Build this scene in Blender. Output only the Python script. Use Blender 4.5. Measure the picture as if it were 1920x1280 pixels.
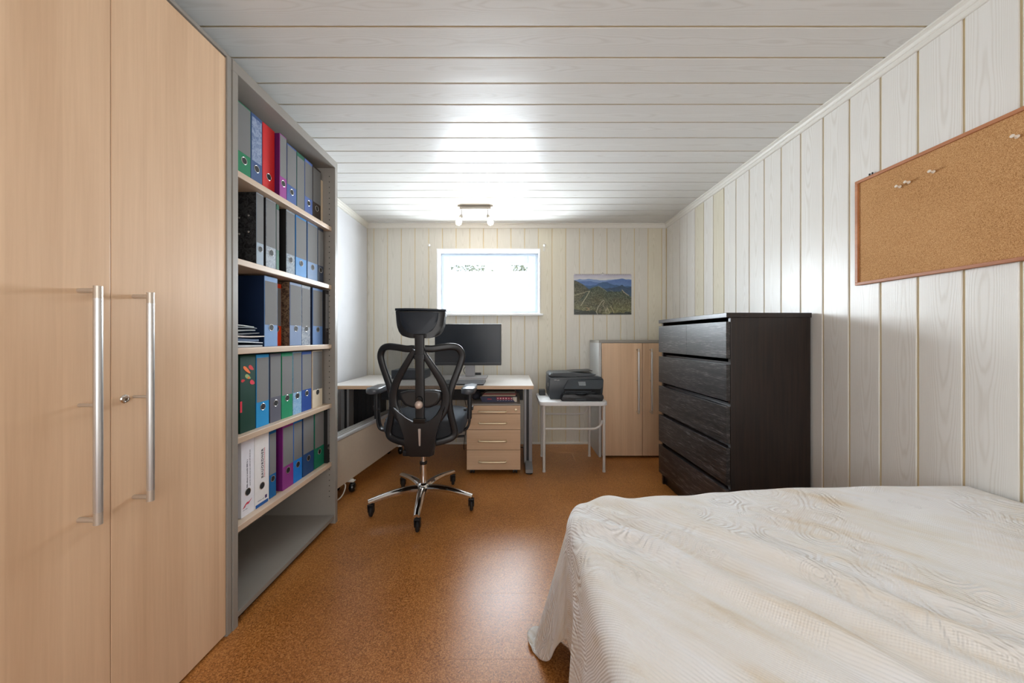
import bpy, bmesh, math, random
import numpy as np
from mathutils import Vector, Matrix, Quaternion

random.seed(7)
for o in list(bpy.data.objects):
    bpy.data.objects.remove(o)
S = bpy.context.scene
COL = S.collection
PI = math.pi

# ------------------------------------------------------------ camera, world, light, exposure
cam_data = bpy.data.cameras.new('camera')
cam = bpy.data.objects.new('camera', cam_data)
COL.objects.link(cam)
cam.location = (0, 0, 1.10)
cam.rotation_euler = (PI / 2, 0, 0)
cam_data.sensor_width = 36
cam_data.lens = 12.0
cam_data.shift_y = -8 / 1920
cam_data.clip_start = 0.02
S.camera = cam

WORLD_STRENGTH = 1.6
PANE_STRENGTH = 58.0
REAR_POWER = 40.0
BULB_POWER = 0.8
EXPOSURE = 0.0

S.view_settings.view_transform = 'Standard'
S.view_settings.look = 'None'
S.view_settings.gamma = 1
S.view_settings.use_curve_mapping = False
S.view_settings.exposure = EXPOSURE
S.cycles.use_denoising = True
S.cycles.max_bounces = 10
S.cycles.diffuse_bounces = 6
S.cycles.sample_clamp_indirect = 8

w = bpy.data.worlds.new('overcast_sky')
S.world = w
w.use_nodes = True
bg = w.node_tree.nodes['Background']
bg.inputs[0].default_value = (0.80, 0.90, 1.0, 1)
bg.inputs[1].default_value = WORLD_STRENGTH


def area_light(name, loc, rot, sx, sy, power, color=(1, 1, 1)):
    d = bpy.data.lights.new(name, 'AREA')
    d.shape = 'RECTANGLE'
    d.size, d.size_y = sx, sy
    d.energy = power
    d.color = color
    o = bpy.data.objects.new(name, d)
    o.location = loc
    o.rotation_euler = rot
    COL.objects.link(o)
    return o


# fill light added behind the camera to brighten the room from the front
area_light('rear_fill_light', (0.35, -1.60, 1.35), (PI / 2, 0, 0), 2.0, 1.5, REAR_POWER, (1.0, 0.99, 0.98))


# ------------------------------------------------------------ helpers
def lin(c):
    out = []
    for v in c[:3]:
        v = v / 255.0
        out.append(v / 12.92 if v <= 0.04045 else ((v + 0.055) / 1.055) ** 2.4)
    return (out[0], out[1], out[2], 1.0)


class NT:
    """tiny node-tree writer"""

    def __init__(self, name):
        self.m = bpy.data.materials.new(name)
        self.m.use_nodes = True
        self.t = self.m.node_tree
        self.t.nodes.clear()
        self.out = self.t.nodes.new('ShaderNodeOutputMaterial')
        self.p = self.t.nodes.new('ShaderNodeBsdfPrincipled')
        self.t.links.new(self.p.outputs[0], self.out.inputs[0])

    def n(self, typ, ins=None, **props):
        nd = self.t.nodes.new('ShaderNode' + typ)
        for k, v in props.items():
            setattr(nd, k, v)
        for k, v in (ins or {}).items():
            self.set(nd.inputs[k], v)
        return nd

    def set(self, sock, v):
        if isinstance(v, bpy.types.NodeSocket):
            self.t.links.new(v, sock)
        else:
            sock.default_value = v

    def math(self, op, a, b=0.0, c=None):
        nd = self.n('Math', operation=op)
        self.set(nd.inputs[0], a)
        self.set(nd.inputs[1], b)
        if c is not None:
            self.set(nd.inputs[2], c)
        return nd.outputs[0]

    def vmul(self, v, s):
        nd = self.n('VectorMath', operation='MULTIPLY')
        self.set(nd.inputs[0], v)
        nd.inputs[1].default_value = s
        return nd.outputs[0]

    def ramp(self, fac, stops):
        nd = self.n('ValToRGB', {0: fac})
        e = nd.color_ramp.elements
        while len(e) < len(stops):
            e.new(0.5)
        for el, (pos, c) in zip(e, stops):
            el.position = pos
            el.color = c
        return nd.outputs[0]

    def mix(self, fac, a, b, mode='MIX'):
        nd = self.n('Mix', data_type='RGBA', blend_type=mode)
        self.set(nd.inputs[0], fac)
        self.set(nd.inputs[6], a)
        self.set(nd.inputs[7], b)
        return nd.outputs[2]

    def bsdf(self, color=None, rough=None, metal=None, bump=None, bstr=0.2, bdist=0.002, **kw):
        if color is not None:
            self.set(self.p.inputs['Base Color'], color)
        if rough is not None:
            self.set(self.p.inputs['Roughness'], rough)
        if metal is not None:
            self.set(self.p.inputs['Metallic'], metal)
        for k, v in kw.items():
            self.set(self.p.inputs[k.replace('_', ' ')], v)
        if bump is not None:
            b = self.n('Bump', {'Height': bump, 'Strength': bstr, 'Distance': bdist})
            self.t.links.new(b.outputs[0], self.p.inputs['Normal'])
        return self.m

    def objco(self):
        return self.n('TexCoord').outputs['Object']

    def pos(self):
        return self.n('NewGeometry').outputs['Position']


MATS = {}


def plain(name, rgb, rough=0.5, metal=0.0, nscale=40.0, namt=0.06, bstr=0.0, **kw):
    """colour with a little procedural unevenness"""
    if name in MATS:
        return MATS[name]
    t = NT(name)
    nz = t.n('TexNoise', {'Vector': t.objco(), 'Scale': nscale, 'Detail': 3.0})
    c = lin(rgb)
    d = tuple(x * (1 - namt) for x in c[:3]) + (1,)
    l = tuple(min(1, x * (1 + namt)) for x in c[:3]) + (1,)
    col = t.ramp(nz.outputs[0], [(0.3, d), (0.7, l)])
    if bstr:
        t.bsdf(col, rough, metal, bump=nz.outputs[0], bstr=bstr, bdist=0.001, **kw)
    else:
        t.bsdf(col, rough, metal, **kw)
    MATS[name] = t.m
    return t.m


def veneer(name, base, dark, axis=2, rough=0.42, fine=120.0, amt=1.0):
    """straight-grained wood veneer, grain along the given world axis"""
    if name in MATS:
        return MATS[name]
    t = NT(name)
    p = t.pos()
    s = [1.0, 1.0, 1.0]
    s[axis] = 0.035
    nz = t.n('TexNoise', {'Vector': t.vmul(p, tuple(s)), 'Scale': fine, 'Detail': 4.0, 'Roughness': 0.6})
    s2 = [1.0, 1.0, 1.0]
    s2[axis] = 0.10
    nz2 = t.n('TexNoise', {'Vector': t.vmul(p, tuple(s2)), 'Scale': 11.0, 'Detail': 2.0})
    s3 = [1.0, 1.0, 1.0]
    s3[axis] = 0.0
    vo = t.n('TexVoronoi', {'Vector': t.vmul(p, tuple(s3)), 'Scale': 14.0})
    pl_ = t.n('SeparateColor', {0: vo.outputs['Color']})
    f = t.math('ADD', t.math('MULTIPLY', nz.outputs[0], 0.34), t.math('MULTIPLY', nz2.outputs[0], 0.50))
    f = t.math('ADD', f, t.math('MULTIPLY', pl_.outputs[0], 0.16))
    col = t.ramp(f, [(0.30, lin(dark)), (0.72, lin(base))])
    t.bsdf(col, rough, bump=nz.outputs[0], bstr=0.05, bdist=0.0005)
    MATS[name] = t.m
    return t.m


# ---- mesh building
def chain_loc(o):
    v = Vector((0, 0, 0))
    while o is not None:
        v += o.location
        o = o.parent
    return v


def link(name, me, mat=None, parent=None, kind=None):
    if mat is not None:
        for m in (mat if isinstance(mat, (list, tuple)) else [mat]):
            me.materials.append(m)
    o = bpy.data.objects.new(name, me)
    COL.objects.link(o)
    if parent is not None:
        o.parent = parent
    if kind:
        o['kind'] = kind
    return o


def obj(name, bm, mat, parent=None, world=True, smooth=False, kind=None, label=None):
    """bmesh -> object. world=True: the vertices are in world space, moved into the parent's frame."""
    if world and parent is not None:
        off = chain_loc(parent)
        bmesh.ops.translate(bm, vec=-off, verts=bm.verts)
    bmesh.ops.recalc_face_normals(bm, faces=bm.faces)
    me = bpy.data.meshes.new(name)
    bm.to_mesh(me)
    bm.free()
    if smooth:
        me.shade_smooth()
        if smooth != 'all':
            try:
                me.set_sharp_from_angle(angle=math.radians(smooth if smooth is not True else 40))
            except Exception:
                pass
    o = link(name, me, mat, parent, kind)
    if label:
        o['label'] = label
    return o


def thing(name, label, cat, loc=(0, 0, 0), rotz=0.0, group=None):
    o = bpy.data.objects.new(name, None)
    o.empty_display_size = 0.05
    COL.objects.link(o)
    o.location = loc
    o.rotation_euler = (0, 0, rotz)
    o['label'] = label
    o['category'] = cat
    if group:
        o['group'] = group
    return o


def tag(o, label, cat, group=None):
    o['label'] = label
    o['category'] = cat
    if group:
        o['group'] = group
    return o


def BM():
    return bmesh.new()


def box(bm, x0, x1, y0, y1, z0, z1, bev=0.0, seg=2):
    r = bmesh.ops.create_cube(bm, size=1.0)
    vs = r['verts']
    for v in vs:
        v.co = Vector(((x0 + x1) / 2 + v.co.x * (x1 - x0), (y0 + y1) / 2 + v.co.y * (y1 - y0), (z0 + z1) / 2 + v.co.z * (z1 - z0)))
    if bev > 0:
        es = list({e for v in vs for e in v.link_edges})
        bmesh.ops.bevel(bm, geom=es, offset=bev, segments=seg, affect='EDGES', profile=0.5)
    return bm


def cyl(bm, p0, p1, r0, r1=None, seg=16, bev=0.0):
    p0, p1 = Vector(p0), Vector(p1)
    r1 = r0 if r1 is None else r1
    d = (p1 - p0)
    q = Vector((0, 0, 1)).rotation_difference(d.normalized())
    rings = []
    for p, r in ((p0, r0), (p1, r1)):
        rings.append([bm.verts.new(p + q @ Vector((r * math.cos(2 * PI * i / seg), r * math.sin(2 * PI * i / seg), 0))) for i in range(seg)])
    for i in range(seg):
        j = (i + 1) % seg
        bm.faces.new((rings[0][i], rings[0][j], rings[1][j], rings[1][i]))
    bm.faces.new(rings[0][::-1])
    bm.faces.new(rings[1])
    return bm


def lathe(bm, prof, center=(0, 0, 0), axis=(0, 0, 1), seg=24):
    """prof: list of (radius, height)"""
    c = Vector(center)
    q = Vector((0, 0, 1)).rotation_difference(Vector(axis).normalized())
    rings = []
    for r, h in prof:
        if r < 1e-6:
            rings.append([bm.verts.new(c + q @ Vector((0, 0, h)))])
        else:
            rings.append([bm.verts.new(c + q @ Vector((r * math.cos(2 * PI * i / seg), r * math.sin(2 * PI * i / seg), h))) for i in range(seg)])
    for a, b in zip(rings[:-1], rings[1:]):
        for i in range(seg):
            j = (i + 1) % seg
            if len(a) == 1 and len(b) == 1:
                continue
            if len(a) == 1:
                bm.faces.new((a[0], b[j], b[i]))
            elif len(b) == 1:
                bm.faces.new((a[i], a[j], b[0]))
            else:
                bm.faces.new((a[i], a[j], b[j], b[i]))
    if len(rings[0]) > 1:
        bm.faces.new(rings[0][::-1])
    if len(rings[-1]) > 1:
        bm.faces.new(rings[-1])
    return bm


def catmull(pts, n=6, closed=False):
    P = [Vector(p) for p in pts]
    out = []
    N = len(P)
    rng = range(N) if closed else range(N - 1)
    for i in rng:
        if closed:
            a, b, c, d = P[(i - 1) % N], P[i], P[(i + 1) % N], P[(i + 2) % N]
        else:
            a, b, c, d = P[max(i - 1, 0)], P[i], P[i + 1], P[min(i + 2, N - 1)]
        for k in range(n):
            t = k / n
            out.append(0.5 * ((2 * b) + (-a + c) * t + (2 * a - 5 * b + 4 * c - d) * t * t + (-a + 3 * b - 3 * c + d) * t ** 3))
    if not closed:
        out.append(P[-1])
    return out


def rrect(w, h, r, n=3):
    """rounded rectangle profile, centred"""
    r = min(r, w / 2 - 1e-5, h / 2 - 1e-5)
    out = []
    for cx, cy, a0 in ((w / 2 - r, h / 2 - r, 0), (-w / 2 + r, h / 2 - r, 90), (-w / 2 + r, -h / 2 + r, 180), (w / 2 - r, -h / 2 + r, 270)):
        for k in range(n + 1):
            a = math.radians(a0 + 90 * k / n)
            out.append((cx + r * math.cos(a), cy + r * math.sin(a)))
    return out


def circ(r, n=10):
    return [(r * math.cos(2 * PI * i / n), r * math.sin(2 * PI * i / n)) for i in range(n)]


def sweep(bm, pts, prof, up=(0, 1, 0), closed=False, scale=None):
    """profile (a along side, b along up) swept along pts; up is a fixed reference"""
    P = [Vector(p) for p in pts]
    up = Vector(up)
    N = len(P)
    rings = []
    for i in range(N):
        if closed:
            t = P[(i + 1) % N] - P[(i - 1) % N]
        else:
            t = P[min(i + 1, N - 1)] - P[max(i - 1, 0)]
        t.normalize()
        side = t.cross(up)
        if side.length < 1e-4:
            side = t.cross(Vector((1, 0.01, 0.02)))
        side.normalize()
        u = side.cross(t).normalized()
        sc = scale[i] if scale else 1.0
        if not isinstance(sc, tuple):
            sc = (sc, sc)
        rings.append([bm.verts.new(P[i] + side * a * sc[0] + u * b * sc[1]) for a, b in prof])
    M_ = len(prof)
    rng = range(N) if closed else range(N - 1)
    for i in rng:
        A, B = rings[i], rings[(i + 1) % N]
        for k in range(M_):
            l = (k + 1) % M_
            bm.faces.new((A[k], A[l], B[l], B[k]))
    if not closed:
        bm.faces.new(rings[0][::-1])
        bm.faces.new(rings[-1])
    return bm


def prism(bm, poly, plane, d0, d1, bev=0.0):
    """polygon in a plane ('xz' extruded along y, 'xy' along z, 'yz' along x) between d0 and d1"""
    def mk(a, b, d):
        return {'xz': (a, d, b), 'xy': (a, b, d), 'yz': (d, a, b)}[plane]
    A = [bm.verts.new(mk(a, b, d0)) for a, b in poly]
    B = [bm.verts.new(mk(a, b, d1)) for a, b in poly]
    n = len(poly)
    fs = [bm.faces.new(A[::-1]), bm.faces.new(B)]
    for i in range(n):
        j = (i + 1) % n
        fs.append(bm.faces.new((A[i], A[j], B[j], B[i])))
    if bev:
        es = [e for f in fs[:2] for e in f.edges]
        bmesh.ops.bevel(bm, geom=list(set(es)), offset=bev, segments=2, affect='EDGES', profile=0.5)
    return bm


def roundpoly(pts, r, n=4):
    out = []
    N = len(pts)
    for i in range(N):
        p0, p1, p2 = Vector(pts[i - 1]), Vector(pts[i]), Vector(pts[(i + 1) % N])
        rr = r[i] if isinstance(r, (list, tuple)) else r
        if rr <= 0:
            out.append(tuple(p1))
            continue
        a, b = (p0 - p1), (p2 - p1)
        m = min(rr, a.length * 0.49, b.length * 0.49)
        a, b = p1 + a.normalized() * m, p1 + b.normalized() * m
        for k in range(n + 1):
            t = k / n
            out.append(tuple((1 - t) ** 2 * a + 2 * t * (1 - t) * p1 + t * t * b))
    return out


def annulus(bm, c, axis, r0, r1, h, seg=20):
    """flat ring standing h proud of c along axis"""
    lathe_pts = [(r0, 0), (r1, 0), (r1, h * 0.6), ((r0 + r1) / 2, h), (r0, h * 0.6)]
    c = Vector(c)
    q = Vector((0, 0, 1)).rotation_difference(Vector(axis).normalized())
    rings = [[bm.verts.new(c + q @ Vector((r * math.cos(2 * PI * i / seg), r * math.sin(2 * PI * i / seg), z))) for i in range(seg)] for r, z in lathe_pts]
    for k in range(len(rings)):
        a, b = rings[k], rings[(k + 1) % len(rings)]
        for i in range(seg):
            j = (i + 1) % seg
            bm.faces.new((a[i], a[j], b[j], b[i]))
    return bm


def text(name, body, size, loc, ex, ey, mat, parent, space=1.0, align='LEFT', thick=0.0002, bold=0.0):
    cu = bpy.data.curves.new(name, 'FONT')
    cu.body = body
    cu.size = size
    cu.align_x = align
    cu.space_character = space
    cu.extrude = thick
    cu.offset = bold
    cu.materials.append(mat)
    tmp = bpy.data.objects.new(name + '_outline', cu)
    COL.objects.link(tmp)
    me = bpy.data.meshes.new_from_object(tmp.evaluated_get(bpy.context.evaluated_depsgraph_get()))
    bpy.data.objects.remove(tmp)
    me.name = name
    o = bpy.data.objects.new(name, me)
    COL.objects.link(o)
    ex, ey = Vector(ex), Vector(ey)
    R = Matrix((ex, ey, ex.cross(ey))).transposed()
    o.parent = parent
    o.location = Vector(loc) - (chain_loc(parent) if parent else Vector())
    o.rotation_euler = R.to_euler()
    return o


def place(o, ex, ey, loc, parent):
    ex, ey = Vector(ex), Vector(ey)
    R = Matrix((ex, ey, ex.cross(ey))).transposed()
    o.rotation_euler = R.to_euler()
    o.location = Vector(loc) - (chain_loc(parent) if parent else Vector())


# ------------------------------------------------------------ materials
def mat_board(name, base, grain, rough, spec=0.5):
    t = NT(name)
    oi = t.n('ObjectInfo').outputs['Random']
    co = t.n('SeparateXYZ', {0: t.objco()})
    x, y = co.outputs[0], co.outputs[1]
    rnd = t.math('MULTIPLY', oi, 90.0)
    xo = t.math('ADD', x, t.math('MULTIPLY', t.math('SUBTRACT', oi, 0.5), 0.05))
    comb = t.n('CombineXYZ', {0: t.math('ADD', t.math('MULTIPLY', x, 1.5), rnd), 1: t.math('ADD', t.math('MULTIPLY', y, 1.3), rnd), 2: rnd})
    nz = t.n('TexNoise', {'Vector': comb.outputs[0], 'Scale': 1.0, 'Detail': 2.0})
    comb2 = t.n('CombineXYZ', {0: t.math('ADD', t.math('MULTIPLY', x, 60.0), rnd), 1: t.math('MULTIPLY', y, 5.0), 2: rnd})
    nz2 = t.n('TexNoise', {'Vector': comb2.outputs[0], 'Scale': 1.0, 'Detail': 2.0})
    f = t.math('ADD', t.math('MULTIPLY', t.math('MULTIPLY', xo, xo), 2300.0), t.math('MULTIPLY', nz.outputs[0], 13.0))
    f = t.math('ADD', f, t.math('MULTIPLY', nz2.outputs[0], 0.9))
    wv = t.math('SINE', t.math('MULTIPLY', f, 6.2832))
    wv = t.math('POWER', t.math('MULTIPLY_ADD', wv, 0.5, 0.5), 3.0)
    wv = t.math('MULTIPLY', wv, t.math('MULTIPLY_ADD', nz2.outputs[0], 0.9, 0.25))
    fl = t.n('TexNoise', {'Vector': t.vmul(t.objco(), (300, 9, 300)), 'Scale': 1.0, 'Detail': 2.0})
    fac = t.math('ADD', t.math('MULTIPLY', wv, 0.75), t.math('MULTIPLY', fl.outputs[0], 0.22))
    col = t.mix(t.math('MINIMUM', fac, 1.0), lin(base), lin(grain))
    h = t.math('MULTIPLY', fac, -1.0)
    t.bsdf(col, rough, bump=h, bstr=0.25, bdist=0.0006, Specular_IOR_Level=spec)
    MATS[name] = t.m
    return t.m


def mat_cork(name, cols, rough, scale, bstr, tile=True, sheen=0.5):
    t = NT(name)
    p = t.pos()
    vo = t.n('TexVoronoi', {'Vector': p, 'Scale': scale, 'Randomness': 1.0})
    sep = t.n('SeparateColor', {0: vo.outputs['Color']})
    nz = t.n('TexNoise', {'Vector': p, 'Scale': scale * 0.45, 'Detail': 5.0, 'Roughness': 0.7})
    big = t.n('TexNoise', {'Vector': p, 'Scale': 4.0, 'Detail': 3.0})
    f = t.math('ADD', t.math('MULTIPLY', sep.outputs[0], 0.5), t.math('MULTIPLY', nz.outputs[0], 0.6))
    f = t.math('ADD', f, t.math('MULTIPLY', t.math('SUBTRACT', big.outputs[0], 0.5), 0.25))
    if tile:
        oi = t.n('ObjectInfo').outputs['Random']
        f = t.math('ADD', f, t.math('MULTIPLY', t.math('SUBTRACT', oi, 0.5), 0.02))
    col = t.ramp(f, [(0.20, lin(cols[0])), (0.42, lin(cols[1])), (0.62, lin(cols[2])), (0.90, lin(cols[3]))])
    rr = t.math('MULTIPLY_ADD', nz.outputs[0], 0.14, rough - 0.07)
    t.bsdf(col, rr, bump=nz.outputs[0], bstr=bstr, bdist=0.001, Specular_IOR_Level=sheen)
    MATS[name] = t.m
    return t.m


m_board = mat_board('white_grained_panel', (228, 226, 221), (210, 205, 196), 0.34)
m_board_yellow = mat_board('yellowed_grained_panel', (220, 214, 196), (202, 194, 172), 0.36)
m_ceil = mat_board('white_ceiling_panel', (215, 214, 211), (199, 196, 190), 0.35, 0.38)
m_board_back = mat_board('cream_grained_panel', (216, 212, 202), (199, 194, 182), 0.36)
m_groove = plain('tan_groove', (214, 196, 156), 0.6, namt=0.02)
m_trim = plain('white_trim', (222, 219, 211), 0.45, namt=0.015)
m_paint = plain('white_wall_paint', (210, 211, 214), 0.55, nscale=8, namt=0.02, Specular_IOR_Level=0.25)
m_floor = mat_cork('cork_floor', [(104, 60, 22), (152, 94, 42), (177, 115, 56), (208, 152, 92)], 0.33, 300.0, 0.12)
m_floor_base = plain('cork_joint', (112, 66, 32), 0.7)
m_pinboard = mat_cork('cork_board_sheet', [(120, 78, 40), (176, 128, 80), (192, 146, 98), (214, 172, 124)], 0.8, 620.0, 0.35, tile=False, sheen=0.2)
m_beech = veneer('beech_veneer', (229, 197, 163), (206, 171, 138), 2)
m_beech_h = veneer('beech_edge', (216, 186, 155), (194, 161, 130), 0)
m_shelfedge = veneer('pale_beech_shelf', (214, 192, 170), (190, 166, 142), 1)
m_grey = plain('grey_carcass', (144, 139, 132), 0.42, namt=0.015)
m_greylite = plain('light_grey_carcass', (192, 194, 194), 0.45, namt=0.02)
m_alu = plain('brushed_aluminium', (214, 214, 214), 0.30, 0.85, namt=0.004)
m_brass = plain('warm_satin_metal', (224, 208, 176), 0.36, 0.6, namt=0.02)
m_chrome = plain('polished_chrome', (225, 225, 225), 0.08, 1.0, namt=0.01)
m_black = plain('black_plastic', (26, 27, 30), 0.42, namt=0.04)
m_blackgloss = plain('black_gloss', (16, 18, 20), 0.18, namt=0.04)
m_rubber = plain('black_rubber', (24, 23, 24), 0.6)
m_white = plain('white_plastic', (226, 224, 218), 0.4, namt=0.02)
m_dark = plain('dark_interior', (14, 13, 12), 0.7)


def mat_blackwood():
    t = NT('black_brown_ash')
    p = t.pos()
    nz = t.n('TexNoise', {'Vector': t.vmul(p, (8, 3.0, 40)), 'Scale': 1.0, 'Detail': 2.0})
    wv = t.n('TexNoise', {'Vector': t.vmul(p, (60, 15.0, 300)), 'Scale': 1.0, 'Detail': 3.0, 'Roughness': 0.65})
    f = t.math('ADD', t.math('MULTIPLY', wv.outputs[0], 0.7), t.math('MULTIPLY', nz.outputs[0], 0.3))
    col = t.ramp(f, [(0.42, lin((15, 12, 11))), (0.54, lin((36, 31, 31))), (0.66, lin((104, 98, 98)))])
    t.bsdf(col, 0.36, bump=f, bstr=0.5, bdist=0.0012, Specular_IOR_Level=0.6)
    return t.m


def mat_blackside():
    t = NT('black_brown_side')
    p = t.pos()
    nz = t.n('TexNoise', {'Vector': t.vmul(p, (90, 90, 4.0)), 'Scale': 1.0, 'Detail': 3.0})
    col = t.ramp(nz.outputs[0], [(0.3, lin((20, 14, 12))), (0.7, lin((42, 29, 24)))])
    t.bsdf(col, 0.30)
    return t.m


m_ash = mat_blackwood()
m_ash_side = mat_blackside()
# ------------------------------------------------------------ the room
XL, XR, YB, YF, ZC = -1.495, 1.59, 3.516, -1.70, 2.265
BT = 0.0045   # how far the panel faces stand proud of the grooves


def structure(name, bm, mat, parent=None):
    o = obj(name, bm, mat, parent)
    if parent is None:
        o['kind'] = 'structure'
    return o


bm = BM(); box(bm, XL - 0.2, XR + 0.2, YF - 0.2, YB + 0.3, -0.12, -0.0035)
floor = structure('floor', bm, m_floor_base)
bm = BM(); box(bm, XL - 0.2, XR + 0.2, YF - 0.2, YB + 0.3, ZC + BT, ZC + 0.15)
ceiling = structure('ceiling', bm, m_groove)
bm = BM(); box(bm, XR + BT, XR + 0.2, YF - 0.2, YB + 0.3, 0, ZC + 0.02)
wall_right = structure('wall_right', bm, m_groove)
bm = BM(); box(bm, XL - 0.2, XL, YF - 0.2, YB + 0.3, 0, ZC + 0.02)
wall_left = structure('wall_left', bm, m_paint)
bm = BM(); box(bm, XL - 0.2, XR + 0.2, YF - 0.2, YF, 0, ZC + 0.02)
wall_front = structure('wall_front', bm, m_paint)
# back wall with the window opening
WX0, WX1, WZ0, WZ1 = -0.775, 0.291, 1.342, 2.012
WD = 0.24
bm = BM()
y0, y1 = YB + BT, YB + WD
box(bm, XL - 0.2, WX0, y0, y1, 0, ZC + 0.02)
box(bm, WX1, XR + 0.2, y0, y1, 0, ZC + 0.02)
box(bm, WX0, WX1, y0, y1, 0, WZ0)
box(bm, WX0, WX1, y0, y1, WZ1, ZC + 0.02)
wall_back = structure('wall_back', bm, m_groove)

# cork tiles
TILE = 0.3


def tile_mesh(w, l, t, bev):
    bm = BM()
    box(bm, -w / 2, w / 2, -l / 2, l / 2, 0, t)
    top = [e for e in bm.edges if all(v.co.z > t * 0.5 for v in e.verts)]
    bmesh.ops.bevel(bm, geom=top, offset=bev, segments=1, affect='EDGES')
    me = bpy.data.meshes.new('tile')
    bm.to_mesh(me); bm.free()
    return me


tm = tile_mesh(TILE - 0.0003, TILE - 0.0003, 0.0035, 0.00015)
tm.materials.append(m_floor)
nx0 = -5
for j in range(18):
    yc = 1.467 - 0.15 + TILE * (j - 10)
    for i in range(11):
        xc = -0.035 + 0.15 + TILE * (i - 6)
        x0, x1 = max(xc - TILE / 2, XL), min(xc + TILE / 2, XR)
        y0, y1 = max(yc - TILE / 2, YF), min(yc + TILE / 2, YB)
        if x1 - x0 < 0.02 or y1 - y0 < 0.02:
            continue
        me = tm
        if x1 - x0 < TILE - 0.001 or y1 - y0 < TILE - 0.001:
            me = tile_mesh(x1 - x0 - 0.0003, y1 - y0 - 0.0003, 0.0035, 0.00015)
            me.materials.append(m_floor)
        o = link('cork_tile', me, None, floor)
        o.location = ((x0 + x1) / 2, (y0 + y1) / 2, -0.0035)

# boards
GAP = 0.008
BOARDS = {}


def board(wid, ln, mat, ex, ey, loc, parent):
    key = (round(wid, 4), round(ln, 4), mat.name)
    if key not in BOARDS:
        bm = BM()
        b = 0.0018
        prof = [(-wid / 2, 0), (-wid / 2, BT - b), (-wid / 2 + b, BT), (wid / 2 - b, BT), (wid / 2, BT - b), (wid / 2, 0)]
        prism(bm, prof, 'xz', 0, ln)
        bmesh.ops.recalc_face_normals(bm, faces=bm.faces)
        me = bpy.data.meshes.new('board')
        bm.to_mesh(me); bm.free()
        me.materials.append(mat)
        BOARDS[key] = me
    o = link('board', BOARDS[key], None, parent)
    place(o, ex, ey, loc, parent)
    return o


# ceiling boards run across the room
PC = 0.1427
k0 = math.floor((YF - 1.283) / PC)
k1 = math.ceil((YB - 1.283) / PC)
for k in range(k0, k1):
    a, b = max(1.283 + PC * k, YF), min(1.283 + PC * (k + 1), YB)
    if b - a < 0.02:
        continue
    board(b - a - GAP, XR - XL, m_ceil, (0, 1, 0), (1, 0, 0), (XL, (a + b) / 2, ZC + BT), ceiling)
# right wall boards stand upright
PR = 0.1358
k0 = math.floor((YF - 1.067) / PR)
k1 = math.ceil((YB - 1.067) / PR)
for k in range(k0, k1):
    a, b = max(1.067 + PR * k, YF), min(1.067 + PR * (k + 1), YB)
    if b - a < 0.02:
        continue
    ye = (a + b) / 2
    yellow = abs(ye - 2.66) < 0.06 or abs(ye - 2.93) < 0.06
    board(b - a - GAP, ZC, m_board_yellow if yellow else m_board, (0, -1, 0), (0, 0, 1), (XR + BT, ye, 0), wall_right)
# back wall boards, cut around the window
PB = 0.1413
for k in range(-1, 23):
    a, b = max(-1.424 + PB * k, XL), min(-1.424 + PB * (k + 1), XR)
    if b - a < 0.02:
        continue
    m = m_board_yellow if k in (12, 13, 20) else m_board_back

    def bb(xa, xb, za, zb):
        if xb - xa > 0.008 and zb - za > 0.01:
            board(xb - xa, zb - za, m, (1, 0, 0), (0, 0, 1), ((xa + xb) / 2, YB + BT, za), wall_back)
    xa, xb = a + GAP / 2, b - GAP / 2
    if xb < WX0 or xa > WX1:
        bb(xa, xb, 0, ZC)
    else:
        bb(xa, xb, 0, WZ0)
        bb(xa, xb, WZ1, ZC)
        bb(xa, min(xb, WX0 - 0.001), WZ0, WZ1)
        bb(max(xa, WX1 + 0.001), xb, WZ0, WZ1)


# crown mouldings, skirting
def crown(name, p0, p1, inward):
    """small stepped cornice between p0 and p1 under the ceiling; inward points into the room"""
    bm = BM()
    prof = [(0, 0), (0.034, 0), (0.034, -0.007), (0.029, -0.009), (0.022, -0.013), (0.018, -0.020), (0.017, -0.026), (0.013, -0.028), (0.012, -0.041), (0.008, -0.045), (0, -0.045)]
    inward = Vector(inward)
    A = [bm.verts.new(Vector(p0) + inward * a + Vector((0, 0, b))) for a, b in prof]
    B = [bm.verts.new(Vector(p1) + inward * a + Vector((0, 0, b))) for a, b in prof]
    n = len(prof)
    bm.faces.new(A); bm.faces.new(B[::-1])
    for i in range(n):
        j = (i + 1) % n
        bm.faces.new((A[i], A[j], B[j], B[i]))
    structure(name, bm, m_trim)


crown('trim_1', (XR, YF, ZC), (XR, YB, ZC), (-1, 0, 0))
crown('trim_2', (XL, YB, ZC), (XR, YB, ZC), (0, -1, 0))
crown('trim_3', (XL, YF, ZC), (XL, YB, ZC), (1, 0, 0))
bm = BM(); box(bm, XL, XR, YB - 0.010, YB, 0, 0.022, 0.003)
structure('baseboard_back', bm, m_trim)
bm = BM(); box(bm, XR - 0.010, XR, YF, YB - 0.011, 0, 0.022, 0.003)
structure('baseboard_right', bm, m_trim)

# ---- window
m_upvc = plain('white_window_plastic', (240, 242, 244), 0.35, namt=0.01)
m_sash = plain('white_sash_plastic', (196, 205, 215), 0.4, namt=0.01)
t = NT('clear_glass')
gl = t.n('BsdfGlossy', {'Roughness': 0.02})
tr = t.n('BsdfTransparent', {0: (0.97, 0.99, 0.98, 1)})
fr = t.n('Fresnel', {'IOR': 1.45})
mx = t.n('MixShader', {0: fr.outputs[0], 1: tr.outputs[0], 2: gl.outputs[0]})
t.t.links.new(mx.outputs[0], t.out.inputs[0])
m_glass = t.m
t = NT('daylit_frosted_glass')
em = t.n('Emission', {0: (0.84, 0.93, 1.0, 1), 1: PANE_STRENGTH})
t.t.links.new(em.outputs[0], t.out.inputs[0])
m_frost = t.m

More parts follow.
